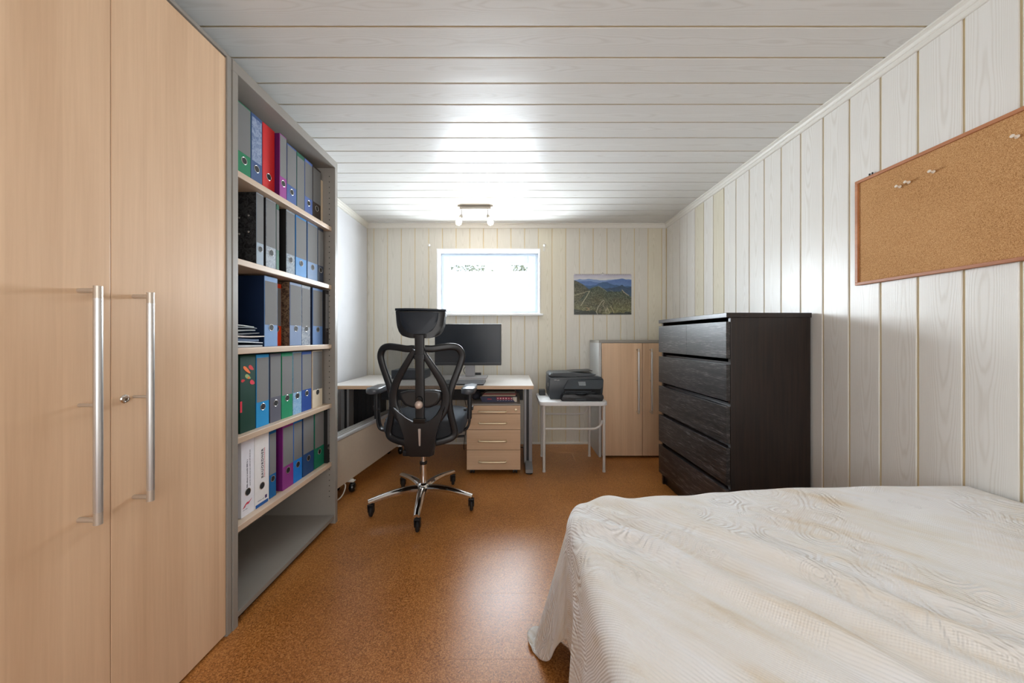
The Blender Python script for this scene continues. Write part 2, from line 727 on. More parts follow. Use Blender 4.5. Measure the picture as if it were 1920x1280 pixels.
win = bpy.data.objects.new('window_1', None)
COL.objects.link(win)
win.location = ((WX0 + WX1) / 2, YB, WZ0)
win['kind'] = 'structure'
bm = BM()
# lining of the recess (the white border seen around the window)
L = 0.012
yo, yi = YB - 0.006, YB + 0.205
box(bm, WX0, WX0 + L, yo, yi, WZ0, WZ1)
box(bm, WX1 - L, WX1, yo, yi, WZ0, WZ1)
box(bm, WX0 + L, WX1 - L, yo, yi, WZ1 - L, WZ1)
box(bm, WX0 + L, WX1 - L, yo, yi, WZ0, WZ0 + L)
obj('reveal', bm, m_upvc, win)
bm = BM()
box(bm, WX0 - 0.03, WX1 + 0.03, YB - 0.030, YB, WZ0 - 0.022, WZ0, 0.004)
obj('window_sill', bm, m_upvc, win)


def frame(bm, x0, x1, z0, z1, wl, wr, wb, wt, ya, yb, bev=0.004):
    box(bm, x0, x0 + wl, ya, yb, z0, z1, bev)
    box(bm, x1 - wr, x1, ya, yb, z0, z1, bev)
    box(bm, x0 + wl, x1 - wr, ya, yb, z0, z0 + wb, bev)
    box(bm, x0 + wl, x1 - wr, ya, yb, z1 - wt, z1, bev)


FX0, FX1, FZ0, FZ1 = WX0 + L, WX1 - L, WZ0 + L, WZ1 - L
bm = BM(); frame(bm, FX0, FX1, FZ0, FZ1, 0.030, 0.030, 0.026, 0.030, YB + 0.175, YB + 0.235)
obj('window_frame', bm, m_sash, win)
GX0, GX1, GZ0, GZ1 = -0.668, 0.170, 1.405, 1.890
bm = BM(); frame(bm, FX0 + 0.026, FX1 - 0.026, FZ0 + 0.022, FZ1 - 0.026, GX0 - FX0 - 0.026, FX1 - 0.026 - GX1, GZ0 - FZ0 - 0.022, FZ1 - 0.026 - GZ1, YB + 0.160, YB + 0.222, 0.006)
sash = obj('sash', bm, m_sash, win)
GS = 1.815   # clear strip above, frosted glass below
bm = BM(); box(bm, GX0 - 0.006, GX1 + 0.006, YB + 0.190, YB + 0.196, GS, GZ1 + 0.006)
obj('glass', bm, m_glass, sash, label='clear strip of glass')
bm = BM(); box(bm, GX0 - 0.006, GX1 + 0.006, YB + 0.190, YB + 0.196, GZ0 - 0.006, GS)
obj('glass', bm, m_frost, sash, label='frosted glass glowing with daylight')
bm = BM(); cyl(bm, (0.232, YB + 0.156, 1.895), (0.232, YB + 0.156, 1.955), 0.004, seg=10)
obj('hinge', bm, m_alu, win)

# what stands outside, seen through the clear strip
m_render_wall = plain('pale_outdoor_render', (232, 226, 214), 0.8)
m_leaf = plain('hedge_leaf', (120, 124, 104), 0.7, namt=0.2)
bm = BM(); box(bm, -3.5, 3.5, 4.6, 9.0, 1.2, 1.60)
outg = obj('ground', bm, plain('outdoor_gravel', (205, 200, 190), 0.9))
outg['kind'] = 'structure'
for nm, cx, cz, wd, lab in (('shrub', -0.62, 2.02, 0.42, 'grey-green shrub outside, left in the clear strip of the window'),
                            ('shrub', 0.16, 2.00, 0.26, 'small shrub outside, right in the clear strip of the window')):
    rt = thing(nm, lab, 'shrub', (cx, 5.1, 1.60))
    bm = BM()
    for i in range(620):
        c = Vector((cx + random.gauss(0, wd * 0.42), 5.1 + random.gauss(0, 0.12), 1.75 + abs(random.gauss(0.18, 0.16))))
        q = Quaternion((random.random() - .5, random.random() - .5, random.random() - .5, random.random() - .5)).normalized()
        s = random.uniform(0.018, 0.032)
        vs = [bm.verts.new(c + q @ Vector(p)) for p in ((-s * .5, 0, 0), (0, -s, s * .15), (s * .5, 0, 0), (0, s, s * .15))]
        bm.faces.new(vs)
    f = obj('foliage', bm, m_leaf, rt)
    f['kind'] = 'stuff'
    bm = BM()
    for i in range(5):
        cyl(bm, (cx + (i - 2) * 0.03, 5.1, 1.60), (cx + (i - 2) * wd * 0.3, 5.1, 2.0), 0.008, 0.004, 6)
    obj('stem', bm, plain('bark', (110, 96, 80), 0.8), rt)
bm = BM(); box(bm, 0.62, 1.7, 5.6, 5.7, 1.60, 2.02)
tag(obj('garden_wall', bm, m_render_wall), 'low pale garden wall outside beyond the right shrub', 'wall')

# curtain-rod brackets beside the window
for px, lab in ((-0.842, 'small cream curtain rod bracket left of the window'), (0.330, 'small cream curtain rod bracket right of the window')):
    rt = thing('curtain_rod_bracket', lab, 'bracket', (px, YB, 2.03), 0, 'curtain rod brackets')
    bm = BM(); box(bm, px - 0.011, px + 0.011, YB - 0.004, YB - 0.0002, 1.985, 2.045, 0.0015)
    obj('plate', bm, m_trim, rt)
    bm = BM(); cyl(bm, (px, YB - 0.004, 2.035), (px, YB - 0.05, 2.035), 0.005, seg=10); lathe(bm, [(0, -0.014), (0.009, -0.011), (0.014, 0), (0.009, 0.011), (0, 0.014)], (px, YB - 0.055, 2.035), (0, -1, 0), 12)
    obj('knob', bm, m_trim, rt, smooth=True)
# ------------------------------------------------------------ wardrobe on the left
def bar_handle(name, parent, p, axis, length, out, r, mat, midpost=True, world=True, flat=1.0, rpost=0.006):
    """long bar handle centred at p (on the door face), along axis, standing off along out"""
    p, axis, out = Vector(p), Vector(axis).normalized(), Vector(out)
    od = out.normalized()
    bm = BM()
    prof = rrect(2 * r, 2 * r * flat, r * flat * 0.98, 3)
    a, b = p + out - axis * (length / 2 - 0.03), p + out + axis * (length / 2 - 0.03)
    sweep(bm, [a, b], prof, up=od)
    h = obj(name, bm, mat, parent, smooth=35, world=world)
    ends = [p + axis * (length / 2 - 0.011), p - axis * (length / 2 - 0.011)]
    for e, s in ((ends[0], 1), (ends[1], -1)):
        bm = BM()
        cyl(bm, e, e + out, rpost)
        c = e + out
        sweep(bm, [c - axis * s * 0.021, c + axis * s * 0.011], rrect(2 * r * 0.96, 2 * r * flat * 0.96, r * flat * 0.9, 3), up=od)
        obj('handle_mount', bm, m_satin, parent, smooth=35, world=world)
    if midpost:
        bm = BM()
        cyl(bm, p, p + out, rpost * 0.7)
        obj('handle_mount', bm, m_satin, parent, smooth=35, world=world)
    return h


m_satin = plain('satin_nickel', (200, 190, 178), 0.42, 0.6, namt=0.01)
wr = thing('wardrobe', 'tall beech wardrobe with two doors and long steel handles at the left edge', 'wardrobe', (-1.26, 0.87, 0))
XF = -1.050
bm = BM()
box(bm, -1.475, -1.046, 1.254, 1.2745, 0, 2.141, 0.001)
box(bm, -1.475, -1.046, 0.455, 0.475, 0, 2.141, 0.001)
obj('side_panel', bm, m_grey, wr)
bm = BM(); box(bm, -1.475, -1.046, 0.4752, 1.2538, 2.129, 2.142, 0.001)
obj('top_panel', bm, m_grey, wr)
bm = BM(); box(bm, -1.475, -1.465, 0.4752, 1.2538, 0.05, 2.128)
box(bm, -1.465, -1.075, 0.4752, 1.2538, 0.03, 0.05)
obj('back_panel', bm, m_grey, wr)
for a, b, hy in ((0.478, 0.8925, 0.828), (0.8945, 1.2525, 0.948)):
    bm = BM(); box(bm, XF - 0.019, XF, a, b, 0.010, 2.124, 0.0012)
    d = obj('door', bm, m_beech, wr)
    bar_handle('handle', d, (XF, hy, 0.935), (0, 0, 1), 0.578, (0.046, 0, 0), 0.0085, m_alu)
    if hy > 0.9:
        bm = BM()
        lathe(bm, [(0.0115, 0), (0.0115, 0.003), (0.0095, 0.005), (0.007, 0.005), (0.006, 0.0042), (0, 0.0042)], (XF, 0.924, 0.933), (1, 0, 0), 24)
        obj('lock', bm, m_chrome, d, smooth=30)

# ------------------------------------------------------------ open bookcase
bc = thing('bookcase', 'tall grey open bookcase with five beech shelves full of binders', 'bookcase', (-1.25, 1.66, 0))
XS = -1.044
for a, b in ((1.2765, 1.3015), (2.015, 2.043)):
    bm = BM()
    prism(bm, [(-1.470, 0), (-1.085, 0), (XS, 0.006), (XS, 2.10), (-1.470, 2.10)] if False else [(-1.470, 0), (XS, 0), (XS, 2.099), (-1.470, 2.099)], 'xz', a, b, 0.0015)
    obj('side_panel', bm, m_grey, bc)
bm = BM()
box(bm, -1.470, XS, 1.2765, 2.043, 2.100, 2.141, 0.0015)
obj('top_panel', bm, m_grey, bc)
bm = BM(); box(bm, -1.470, -1.462, 1.302, 2.0145, 0.05, 2.099)
obj('back_panel', bm, m_grey, bc)
bm = BM(); box(bm, -1.461, XS - 0.004, 1.302, 2.0145, 0.030, 0.050, 0.001)
obj('bottom_panel', bm, m_grey, bc)
bm = BM(); box(bm, -1.45, XS - 0.03, 1.302, 2.0145, 0.0, 0.0295)
obj('plinth', bm, m_dark, bc)
SH = [1.7365, 1.3945, 1.0455, 0.697, 0.3525]   # shelf centre heights
for z in SH:
    bm = BM(); box(bm, -1.461, XS - 0.020, 1.302, 2.0145, z - 0.0125, z + 0.0125, 0.0025)
    obj('shelf', bm, m_shelfedge, bc)
bm = BM()
for i in range(60):
    z = 0.16 + 0.032 * i
    for xx in (-1.078,):
        cyl(bm, (xx, 2.0152, z), (xx, 2.0142, z), 0.0028, seg=8)
o = obj('peg_holes', bm, m_dark, bc)
o['kind'] = 'stuff'

# ------------------------------------------------------------ binders
m_label = plain('plain_grey_label', (116, 116, 116), 0.8, namt=0.01)
m_pages = plain('page_edges', (222, 216, 204), 0.8)
m_rim = plain('nickel_rim', (214, 214, 214), 0.25, 0.8, namt=0.01)


def cover_mat(key, rgb, marble=None):
    if key in MATS:
        return MATS[key]
    if marble is None:
        return plain(key, rgb, 0.58, namt=0.03, Specular_IOR_Level=0.3)
    t = NT(key)
    nz = t.n('TexNoise', {'Vector': t.objco(), 'Scale': 55.0, 'Detail': 4.0, 'Roughness': 0.75, 'Distortion': 1.2})
    col = t.ramp(nz.outputs[0], [(0.42, lin(rgb)), (0.56, lin(marble))])
    t.bsdf(col, 0.6, Specular_IOR_Level=0.3)
    MATS[key] = t.m
    return t.m


def binder(x0, x1, xs, row, color, label, lab=(0.25, 0.97), marble=None, side=None, hole=True, h=0.315, edge=None, tilt=0.0, name='ring_binder', cat='binder', dep=0.28, key=None, labw=(0.03, 0.97), group=None, yy=None):
    """pixels x0..x1 of the spine give its place along the shelf (spine plane at X=xs)"""
    if yy is None:
        ya, yb = 640 * -xs / (960 - x0), 640 * -xs / (960 - x1)
    else:
        ya, yb = yy
    zs = SH[row] + 0.0125
    yc = (ya + yb) / 2
    yb -= 0.0012
    rt = thing(name, label, cat, (xs, yc, zs + 0.0004), 0, group or 'binders in the bookcase')
    key = key or label
    ms = cover_mat('cover ' + key, color, marble)
    w2 = (yb - ya) / 2
    # local frame: x depth (spine at 0), y along shelf
    bm = BM()
    box(bm, -0.0026, 0, -w2, w2, 0, h, 0.0006)
    obj('spine', bm, ms, rt, world=False)
    mc = cover_mat('side ' + key, side, None) if side else ms
    for s in (-1, 1):
        bm = BM()
        yo = s * w2
        box(bm, -dep, -0.0028, min(yo, yo - s * 0.0024), max(yo, yo - s * 0.0024), 0, h, 0.0006)
        obj('cover', bm, mc, rt, world=False)
    bm = BM(); box(bm, -dep + 0.012, -0.012, -w2 + 0.004, w2 - 0.004, 0.004, h - 0.016)
    obj('pages', bm, m_pages, rt, world=False)
    if lab:
        bm = BM(); box(bm, 0.0001, 0.0007, -w2 + 2 * w2 * labw[0], -w2 + 2 * w2 * labw[1], h * lab[0], h * lab[1])
        obj('spine_label', bm, m_label, rt, world=False)
    if hole:
        hz = hole if isinstance(hole, float) else (0.24 if row == 1 else 0.27)
        r = min(0.0135, w2 * 0.55)
        bm = BM(); lathe(bm, [(r, 0.0002), (r, 0.0008), (0, 0.0009)], (0.0002, 0, h * hz), (1, 0, 0), 20)
        obj('finger_hole', bm, m_dark, rt, world=False)
        bm = BM(); annulus(bm, (0.0002, 0, h * hz), (1, 0, 0), r * 0.96, r * 1.16, 0.0014)
        obj('hole_rim', bm, m_rim if hole != 'dark' else m_dark, rt, world=False, smooth=True)
    if tilt:
        rt.rotation_euler.x = math.radians(tilt)
    return rt


# top shelf
X1 = -1.115
binder(445, 470, X1, 0, (22, 122, 82), 'green binder with grey label, nearest on the top shelf', (0.36, 0.985))
binder(470.5, 491.8, X1, 0, (60, 84, 128), 'blue clouded binder beside the green one on the top shelf', None, marble=None, key='blue top')
o = bpy.data.objects['ring_binder.001']
bm = BM(); box(bm, 0.0001, 0.0007, -0.028, 0.028, 0.112, 0.300); obj('spine_label', bm, cover_mat('cloud blue', (104, 122, 156), (146, 160, 186)), o, world=False, label='clouded blue spine label')
binder(492.4, 515, X1, 0, (206, 38, 40), 'bright red binder without label on the top shelf', None)
binder(524.5, 537.5, -1.093, 0, (150, 58, 140), 'purple binder with grey label on the top shelf', (0.36, 0.985), side=(92, 18, 82), h=0.312)
binder(537.8, 556, X1, 0, (66, 92, 150), 'slate blue binder with grey label right of the purple one on the top shelf', (0.36, 0.975))
binder(556.4, 571, X1, 0, (38, 96, 76), 'dark green binder nearly hidden by its grey label on the top shelf', (0.04, 0.93), hole=False)
binder(571.5, 586, X1, 0, (88, 112, 176), 'narrow blue binder with grey label on the top shelf', (0.36, 0.95))
binder(586.5, 601.5, X1, 0, (62, 52, 46), 'dark brown binder with grey label on the top shelf', (0.36, 0.97), side=(40, 34, 30))
binder(602, 605.5, X1, 0, (206, 186, 160), 'thin beige folder at the far end of the top shelf', None, hole=False, name='folder', cat='folder', h=0.27, group='folders in the bookcase')

# second shelf
X2 = -1.095
binder(481, 494.5, X2, 1, (150, 164, 178), 'black marbled binder nearest on the second shelf, its side in view', (0.32, 0.985), side=(28, 28, 30), key='b21')
# speckles and rivets on the side in view
b21 = bpy.data.objects['ring_binder.008']
sd = [c for c in b21.children if c.name.startswith('cover')][0]
sd.data.materials[0] = cover_mat('black marbled board', (20, 20, 22), (58, 58, 60))
for a, b in ((-0.075, 0.205), (-0.075, 0.135), (-0.035, 0.215), (-0.035, 0.145)):
    bm = BM(); lathe(bm, [(0.0045, 0), (0.0035, 0.0012), (0, 0.0016)], (a, -(0.0001) - (b21.location.y - (640 * 1.095 / (960 - 481))), b), (0, -1, 0), 12)
    obj('rivet', bm, m_rim, b21, world=False)
binder(499, 517.5, X2, 1, (168, 178, 188), 'grey marbled binder with grey label on the second shelf', (0.32, 0.985), marble=(142, 150, 160), side=(30, 28, 30))
binder(518, 523.5, -1.10, 1, (30, 92, 66), 'thin green folder between binders on the second shelf', (0.32, 0.92), hole=False, name='folder', cat='folder', group='folders in the bookcase')
binder(537, 553, X2, 1, (150, 162, 172), 'pale grey marbled binder with black side on the second shelf', (0.32, 0.97), marble=(120, 130, 142), side=(26, 24, 24))
binder(554.5, 574.8, X2, 1, (40, 124, 190), 'bright blue binder with grey label on the second shelf', (0.32, 0.965), side=(34, 92, 150))
binder(576.5, 595.5, X2, 1, (104, 134, 176), 'dusty blue binder with grey label on the second shelf', (0.32, 0.97), side=(30, 34, 52))
binder(596, 606.5, X2, 1, (48, 56, 74), 'dark slate binder at the far end of the second shelf', (0.32, 0.95), side=(28, 32, 44))

# third shelf
binder(496, 520.5, X2, 2, (106, 142, 190), 'wide navy binder with pale blue spine above the loose papers', (0.31, 0.93), side=(12, 32, 62), key='navy third')
binder(521, 529, -1.130, 2, (226, 66, 20), 'orange binder pushed back on the third shelf', (0.32, 0.93), h=0.30, yy=(1.606, 1.672))
bb3 = binder(543.5, 565.5, X2, 2, (110, 130, 166), 'blue grey binder with brown bark patterned side and grey label on the third shelf', (0.32, 0.96), side=(24, 26, 36), key='bark')
for c_ in bb3.children:
    if c_.name.startswith('cover'):
        c_.data.materials[0] = cover_mat('brown marbled board', (58, 40, 30), (120, 98, 74))
binder(566, 582, X2, 2, (158, 164, 172), 'grey marbled binder with grey label on the third shelf', (0.30, 0.95), marble=(118, 128, 142))
binder(586.5, 605, X2, 2, (96, 130, 182), 'light blue binder with grey label on the third shelf', (0.33, 0.96), side=(24, 36, 62))
binder(606, 616, -1.080, 2, (48, 44, 44), 'narrow black binder at the far end of the third shelf', (0.30, 0.93), side=(26, 24, 24), yy=(1.976, 2.012))

# fourth shelf
bk = binder(450, 479, X2, 3, (14, 58, 44), 'dark green cookbook binder with chilli pictures on its spine', None, hole=False, name='cookbook_binder', h=0.317)
wk = (640 * 1.095) * (1 / (960 - 479) - 1 / (960 - 450)) / 2
m_red = plain('print_red', (206, 30, 34), 0.5); m_org = plain('print_orange', (238, 112, 30), 0.5)
m_lgr = plain('print_light_green', (150, 170, 100), 0.5); m_pink = plain('print_pink_red', (214, 44, 66), 0.5)


def blob(bm, cy, cz, a, b, ang, x):
    pts = []
    for k in range(14):
        t_ = 2 * PI * k / 14
        u, v = a * math.cos(t_), b * math.sin(t_) * (1 - 0.35 * math.cos(t_))
        pts.append((cy + u * math.cos(ang) - v * math.sin(ang), cz + u * math.sin(ang) + v * math.cos(ang)))
    prism(bm, pts, 'yz', x, x + 0.0003)


for (cy, cz, a, b, ang, mm, x) in ((0.26, 0.262, 0.016, 0.008, -0.6, m_red, 0.0001), (-0.1, 0.255, 0.024, 0.007, -0.7, m_org, 0.0005), (0.0, 0.226, 0.017, 0.008, -0.5, m_lgr, 0.0001),
                                   (-0.4, 0.213, 0.010, 0.006, 0.1, m_red, 0.0004), (0.35, 0.200, 0.014, 0.009, -0.5, m_pink, 0.0004), (0.05, 0.222, 0.006, 0.004, 0.3, m_org, 0.0007)):
    bm = BM(); blob(bm, cy * wk * 1.6, cz, a, b, ang, x)
    obj('printed_pepper', bm, mm, bk, world=False)
bm = BM(); box(bm, 0.0001, 0.0005, -wk, -wk + 0.010, 0.085, 0.130)
obj('red_tab', bm, m_pink, bk, world=False)
binder(480.5, 504.5, X2, 3, (30, 140, 200), 'cyan blue binder with grey label on the fourth shelf', (0.345, 0.955), side=(30, 76, 118))
binder(506.5, 527, X2, 3, (92, 92, 104), 'dark grey binder with grey label on the fourth shelf', (0.365, 0.955), side=(30, 40, 62))
binder(528, 548.5, X2, 3, (20, 134, 92), 'bright green binder with grey label on the fourth shelf', (0.35, 0.945), hole=0.30)
binder(549.5, 565.5, X2, 3, (150, 186, 214), 'pale blue cloud patterned binder with grey label on the fourth shelf', (0.35, 0.985), marble=(120, 164, 204), hole=0.29)
binder(566, 584, X2, 3, (24, 68, 146), 'royal blue binder with grey label on the fourth shelf', (0.36, 0.95), side=(222, 220, 214), hole=0.29)
binder(586, 604.5, X2, 3, (218, 206, 184), 'cream binder with grey label at the far end of the fourth shelf', (0.31, 0.985), side=(178, 152, 120), hole='dark' and 0.26)

# fifth shelf
wb1 = binder(452, 476.8, X2, 4, (226, 226, 234), 'white binder with red mark low on its spine, nearest on the lowest shelf', None, hole=0.30)
wb2 = binder(477.5, 504.3, X2, 4, (228, 226, 226), 'white binder with large dark spine lettering and blue foot on the lowest shelf', None, hole=0.27)
m_ink = plain('dark_ink', (54, 54, 74), 0.6); m_inkred = plain('red_ink', (196, 52, 74), 0.6)


def fine_print(parent, a0, a1, off, hgt, mat, way):
    """a line of print too small to read: a run of letter-sized dabs"""
    rnd = random.Random(int(a0 * 1e4) + int(off * 1e4))
    bm = BM()
    p = a0
    while p < a1:
        for k in range(rnd.randint(2, 7)):
            wd = rnd.uniform(0.35, 0.6) * hgt
            hh = hgt * rnd.choice((0.65, 0.65, 1.0))
            if p + wd > a1:
                break
            if way == 'up':
                box(bm, 0.0002, 0.0006, off - hh, off, p, p + wd)
            else:
                box(bm, 0.0002, 0.0006, p, p + wd, off, off + hh)
            p += wd + hgt * 0.22
        p += hgt * 0.5
    o = obj('fine_print', bm, mat, parent, world=False)
    o['kind'] = 'stuff'


c2 = wb2.location
text('lettering', 'BAUORDNER', 0.018, (c2.x + 0.0008, c2.y + 0.008, c2.z + 0.118), (0, 0, 1), (0, -1, 0), m_ink, wb2, space=1.28, bold=0.0003)
fine_print(wb2, 0.118, 0.250, 0.0165, 0.0035, m_inkred, 'up')
bm = BM(); box(bm, 0.0001, 0.0006, -0.0375, 0.0375, 0.0, 0.014)
obj('blue_band', bm, cover_mat('foot blue', (34, 88, 156)), wb2, world=False)
bm = BM(); box(bm, 0.0001, 0.0006, 0.018, 0.030, 0.022, 0.036)
obj('emblem', bm, cover_mat('emblem violet', (86, 66, 110)), wb2, world=False)
fine_print(wb2, -0.026, 0.014, 0.024, 0.005, plain('grey_ink', (160, 160, 172), 0.6), 'along')
fine_print(wb1, 0.112, 0.232, -0.001, 0.0055, m_ink, 'up')
fine_print(wb1, 0.115, 0.265, 0.013, 0.0035, m_ink, 'up')
bm = BM()
prism(bm, [(-0.028, 0.034), (-0.016, 0.037), (-0.010, 0.045), (0.004, 0.044), (0.022, 0.060), (0.006, 0.052), (-0.004, 0.054), (-0.014, 0.048)], 'yz', 0.0001, 0.0006)
obj('emblem', bm, m_inkred, wb1, world=False)
fine_print(wb1, -0.026, 0.0, 0.026, 0.003, plain('grey_ink', (160, 160, 172), 0.6), 'along')
binder(505, 517.8, -1.10, 4, (14, 92, 150), 'deep blue binder with grey label right of the white binders on the lowest shelf', (0.34, 0.93), labw=(0.0, 0.97))
binder(530, 550, X2, 4, (138, 54, 130), 'magenta purple binder with grey label on the lowest shelf', (0.355, 0.945), side=(104, 24, 98))
binder(550.5, 566.5, X2, 4, (26, 116, 200), 'vivid blue binder with grey label on the lowest shelf', (0.36, 0.95))
binder(568, 588.5, X2, 4, (34, 68, 116), 'navy blue binder with grey label on the lowest shelf', (0.37, 0.985), side=(20, 30, 52))
binder(590, 607.5, X2, 4, (18, 112, 84), 'teal green binder with grey label on the lowest shelf', (0.36, 0.97))
binder(609, 618, -1.076, 4, (30, 30, 30), 'narrow black binder at the far end of the lowest shelf', (0.34, 0.985), yy=(1.990, 2.0135))

# loose papers on the third shelf, in front of the navy binder
SX = 1.0585
zz = SX
stack = [('folder', (170, 172, 178), 0.010, 1.480, 'light grey plastic folder, lowest of the loose papers on the third shelf'),
         ('brochure', (206, 212, 220), 0.005, 1.490, 'white brochure second from below in the loose papers'),
         ('folder', (44, 72, 112), 0.013, 1.475, 'dark blue folder inside the pile of loose papers'),
         ('brochure', (196, 186, 178), 0.007, 1.492, 'creased cream brochure jutting out of the loose papers'),
         ('magazine', (58, 56, 62), 0.006, 1.470, 'dark covered magazine in the pile of loose papers'),
         ('brochure', (150, 154, 156), 0.007, 1.455, 'grey brochure near the top of the loose papers'),
         ('magazine', (70, 76, 84), 0.005, 1.448, 'slate grey magazine on the loose papers, second from above'),
         ('brochure', (198, 200, 200), 0.004, 1.440, 'pale thin brochure on top of the loose papers')]
for i, (nm, c, th, yend, lab) in enumerate(stack):
    bm = BM()
    nseg = 8
    x0, x1 = -1.30, -1.082 - 0.006 * (i % 3)
    for k in range(nseg + 1):
        pass
    ys = [1.304 + (yend - 1.304) * k / nseg for k in range(nseg + 1)]
    rows = []
    for k, y in enumerate(ys):
        u = k / nseg
        zl = zz + 0.0012 + 0.0035 * math.sin(u * 3.0 + i) * (i > 0) + 0.003 * (i > 0)
        th2 = th * (1 - 0.35 * u)
        rows.append([bm.verts.new((xx, y, zz_)) for xx, zz_ in ((x0, zl), (x1, zl), (x1, zl + th2), (x0, zl + th2))])
    for a, b in zip(rows[:-1], rows[1:]):
        for k in range(4):
            l = (k + 1) % 4
            bm.faces.new((a[k], a[l], b[l], b[k]))
    bm.faces.new(rows[0]); bm.faces.new(rows[-1][::-1])
    o = obj(nm, bm, plain('paper ' + lab, c, 0.5))
    tag(o, lab, nm, 'loose papers on the third shelf')
    zz += th + 0.0040
# ------------------------------------------------------------ black-brown chest of drawers (turned a degree)
ch = thing('chest_of_drawers', 'tall black-brown chest of six drawers against the panelled wall beyond the bed', 'chest of drawers', (1.123, 1.79, 0), 0.0203)


def lobj(name, bm, mat, parent, **k):
    return obj(name, bm, mat, parent, world=False, **k)


D, W = 0.455, 0.785
for a, b in ((0, 0.020), (W - 0.020, W)):
    bm = BM(); box(bm, 0.024, D - 0.004, a, b, 0.0, 1.2035, 0.001)
    lobj('side_panel', bm, m_ash_side, ch)
bm = BM(); box(bm, 0.0, D, -0.003, W + 0.003, 1.204, 1.2287, 0.0015)
lobj('top_panel', bm, m_ash_side, ch)
bm = BM(); box(bm, D - 0.012, D - 0.005, 0.0205, W - 0.0205, 0.05, 1.203)
lobj('back_panel', bm, m_dark, ch)
bm = BM(); box(bm, 0.042, 0.058, 0.0205, W - 0.0205, 0.0, 0.084)
lobj('plinth', bm, m_ash_side, ch)
rows = [(0.9888, 1.182, 2), (0.7658, 0.957, 1), (0.544, 0.736, 1), (0.3246, 0.5187, 1), (0.088, 0.297, 1)]
for z0, z1, n in rows:
    for k in range(n):
        a, b = W * k / n + (0.0008 if k else 0), W * (k + 1) / n - (0.0008 if k < n - 1 else 0)
        bm = BM(); box(bm, 0.0, 0.021, a, b, z0, z1, 0.0008)
        d = lobj('drawer', bm, m_ash, ch)
        bm = BM(); box(bm, 0.0212, 0.40, a + 0.024, b - 0.024, z0 + 0.012, z1 - 0.004)
        lobj('drawer_box', bm, m_ash_side, d)
for z0, z1 in ((0.957, 0.9888), (0.736, 0.7658), (0.5187, 0.544), (0.297, 0.3246)):
    bm = BM(); box(bm, 0.045, 0.060, 0.0205, W - 0.0205, z0 - 0.006, z0 + 0.010)
    lobj('rail', bm, m_ash_side, ch)

# ------------------------------------------------------------ low cabinet on the back wall
cb = thing('office_cabinet', 'waist-high beech cabinet with grey sides and two doors in the back right corner', 'cabinet', (1.185, 3.31, 0))
CX0, CX1, CY0, CY1, CH = 0.797, 1.575, 3.13, 3.495, 1.072
for a, b in ((CX0, CX0 + 0.022), (CX1 - 0.022, CX1)):
    bm = BM(); box(bm, a, b, CY0 + 0.002, CY1, 0, CH - 0.0245, 0.001)
    obj('side_panel', bm, m_greylite, cb)
bm = BM(); box(bm, CX0, CX1, CY0 + 0.002, CY1, CH - 0.024, CH, 0.0015)
obj('top_panel', bm, m_grey, cb)
bm = BM(); box(bm, CX0 + 0.0225, CX1 - 0.0225, CY1 - 0.010, CY1 - 0.002, 0.03, CH - 0.0245); box(bm, CX0 + 0.0225, CX1 - 0.0225, CY0 + 0.03, CY1 - 0.010, 0.022, 0.040)
obj('back_panel', bm, m_grey, cb)
mid = 1.190
for a, b, hx in ((CX0 + 0.0245, mid - 0.0016, 1.140), (mid + 0.0016, CX1 - 0.0245, 1.258)):
    bm = BM(); box(bm, a, b, CY0 - 0.018, CY0, 0.020, CH - 0.0265, 0.001)
    d = obj('door', bm, m_beech, cb)
    bar_handle('handle', d, (hx, CY0 - 0.018, 0.705), (0, 0, 1), 0.585, (0, -0.042, 0), 0.0085, m_alu)

# ------------------------------------------------------------ white table with the printer
tb = thing('side_table', 'small white folding table on tubular legs under the printer', 'table', (0.50, 2.97, 0))
m_wtab = plain('white_table_laminate', (220, 221, 222), 0.35, namt=0.02)
m_wleg = plain('white_steel_tube', (206, 203, 198), 0.35, namt=0.02)
TX0, TX1, TY0, TY1, TZ = 0.222, 0.775, 2.745, 3.20, 0.578
bm = BM(); prism(bm, roundpoly([(TX0, TY0), (TX1, TY0), (TX1, TY1), (TX0, TY1)], 0.05), 'xy', TZ - 0.030, TZ, 0.004)
obj('table_top', bm, m_wtab, tb, smooth=35)
LG = ((0.262, 2.79), (0.752, 2.79), (0.275, 3.155), (0.715, 3.155))
for x, y in LG:
    bm = BM(); cyl(bm, (x, y, 0.012), (x, y, TZ - 0.0305), 0.0115, seg=16)
    lg = obj('leg', bm, m_wleg, tb, smooth=35)
    bm = BM(); cyl(bm, (x, y, 0.0), (x, y, 0.0118), 0.0135, 0.0135, 16)
    obj('foot', bm, m_wleg, lg, smooth=35)
for (xa, xb, y, z) in ((0.262, 0.752, 2.79, 0.352), (0.275, 0.715, 3.155, 0.392)):
    pts = catmull([(xa + 0.0118, y, z), (xa + 0.1, y, z), (xb - 0.11, y, z), (xb - 0.055, y, z + 0.010), (xb - 0.026, y, z + 0.035), (xb - 0.014, y, z + 0.070)], 5)
    bm = BM(); sweep(bm, pts, circ(0.0092, 10), up=(0, 1, 0))
    obj('cross_bar', bm, m_wleg, tb, smooth=True)

pr = thing('printer', 'dark grey all-in-one printer with feeder tray on the white table', 'printer', (0.53, 2.98, TZ))
m_prn = plain('printer_dark_grey', (40, 47, 53), 0.38, namt=0.04)
m_prn2 = plain('printer_mid_grey', (58, 64, 70), 0.30, namt=0.03)
z = TZ + 0.001
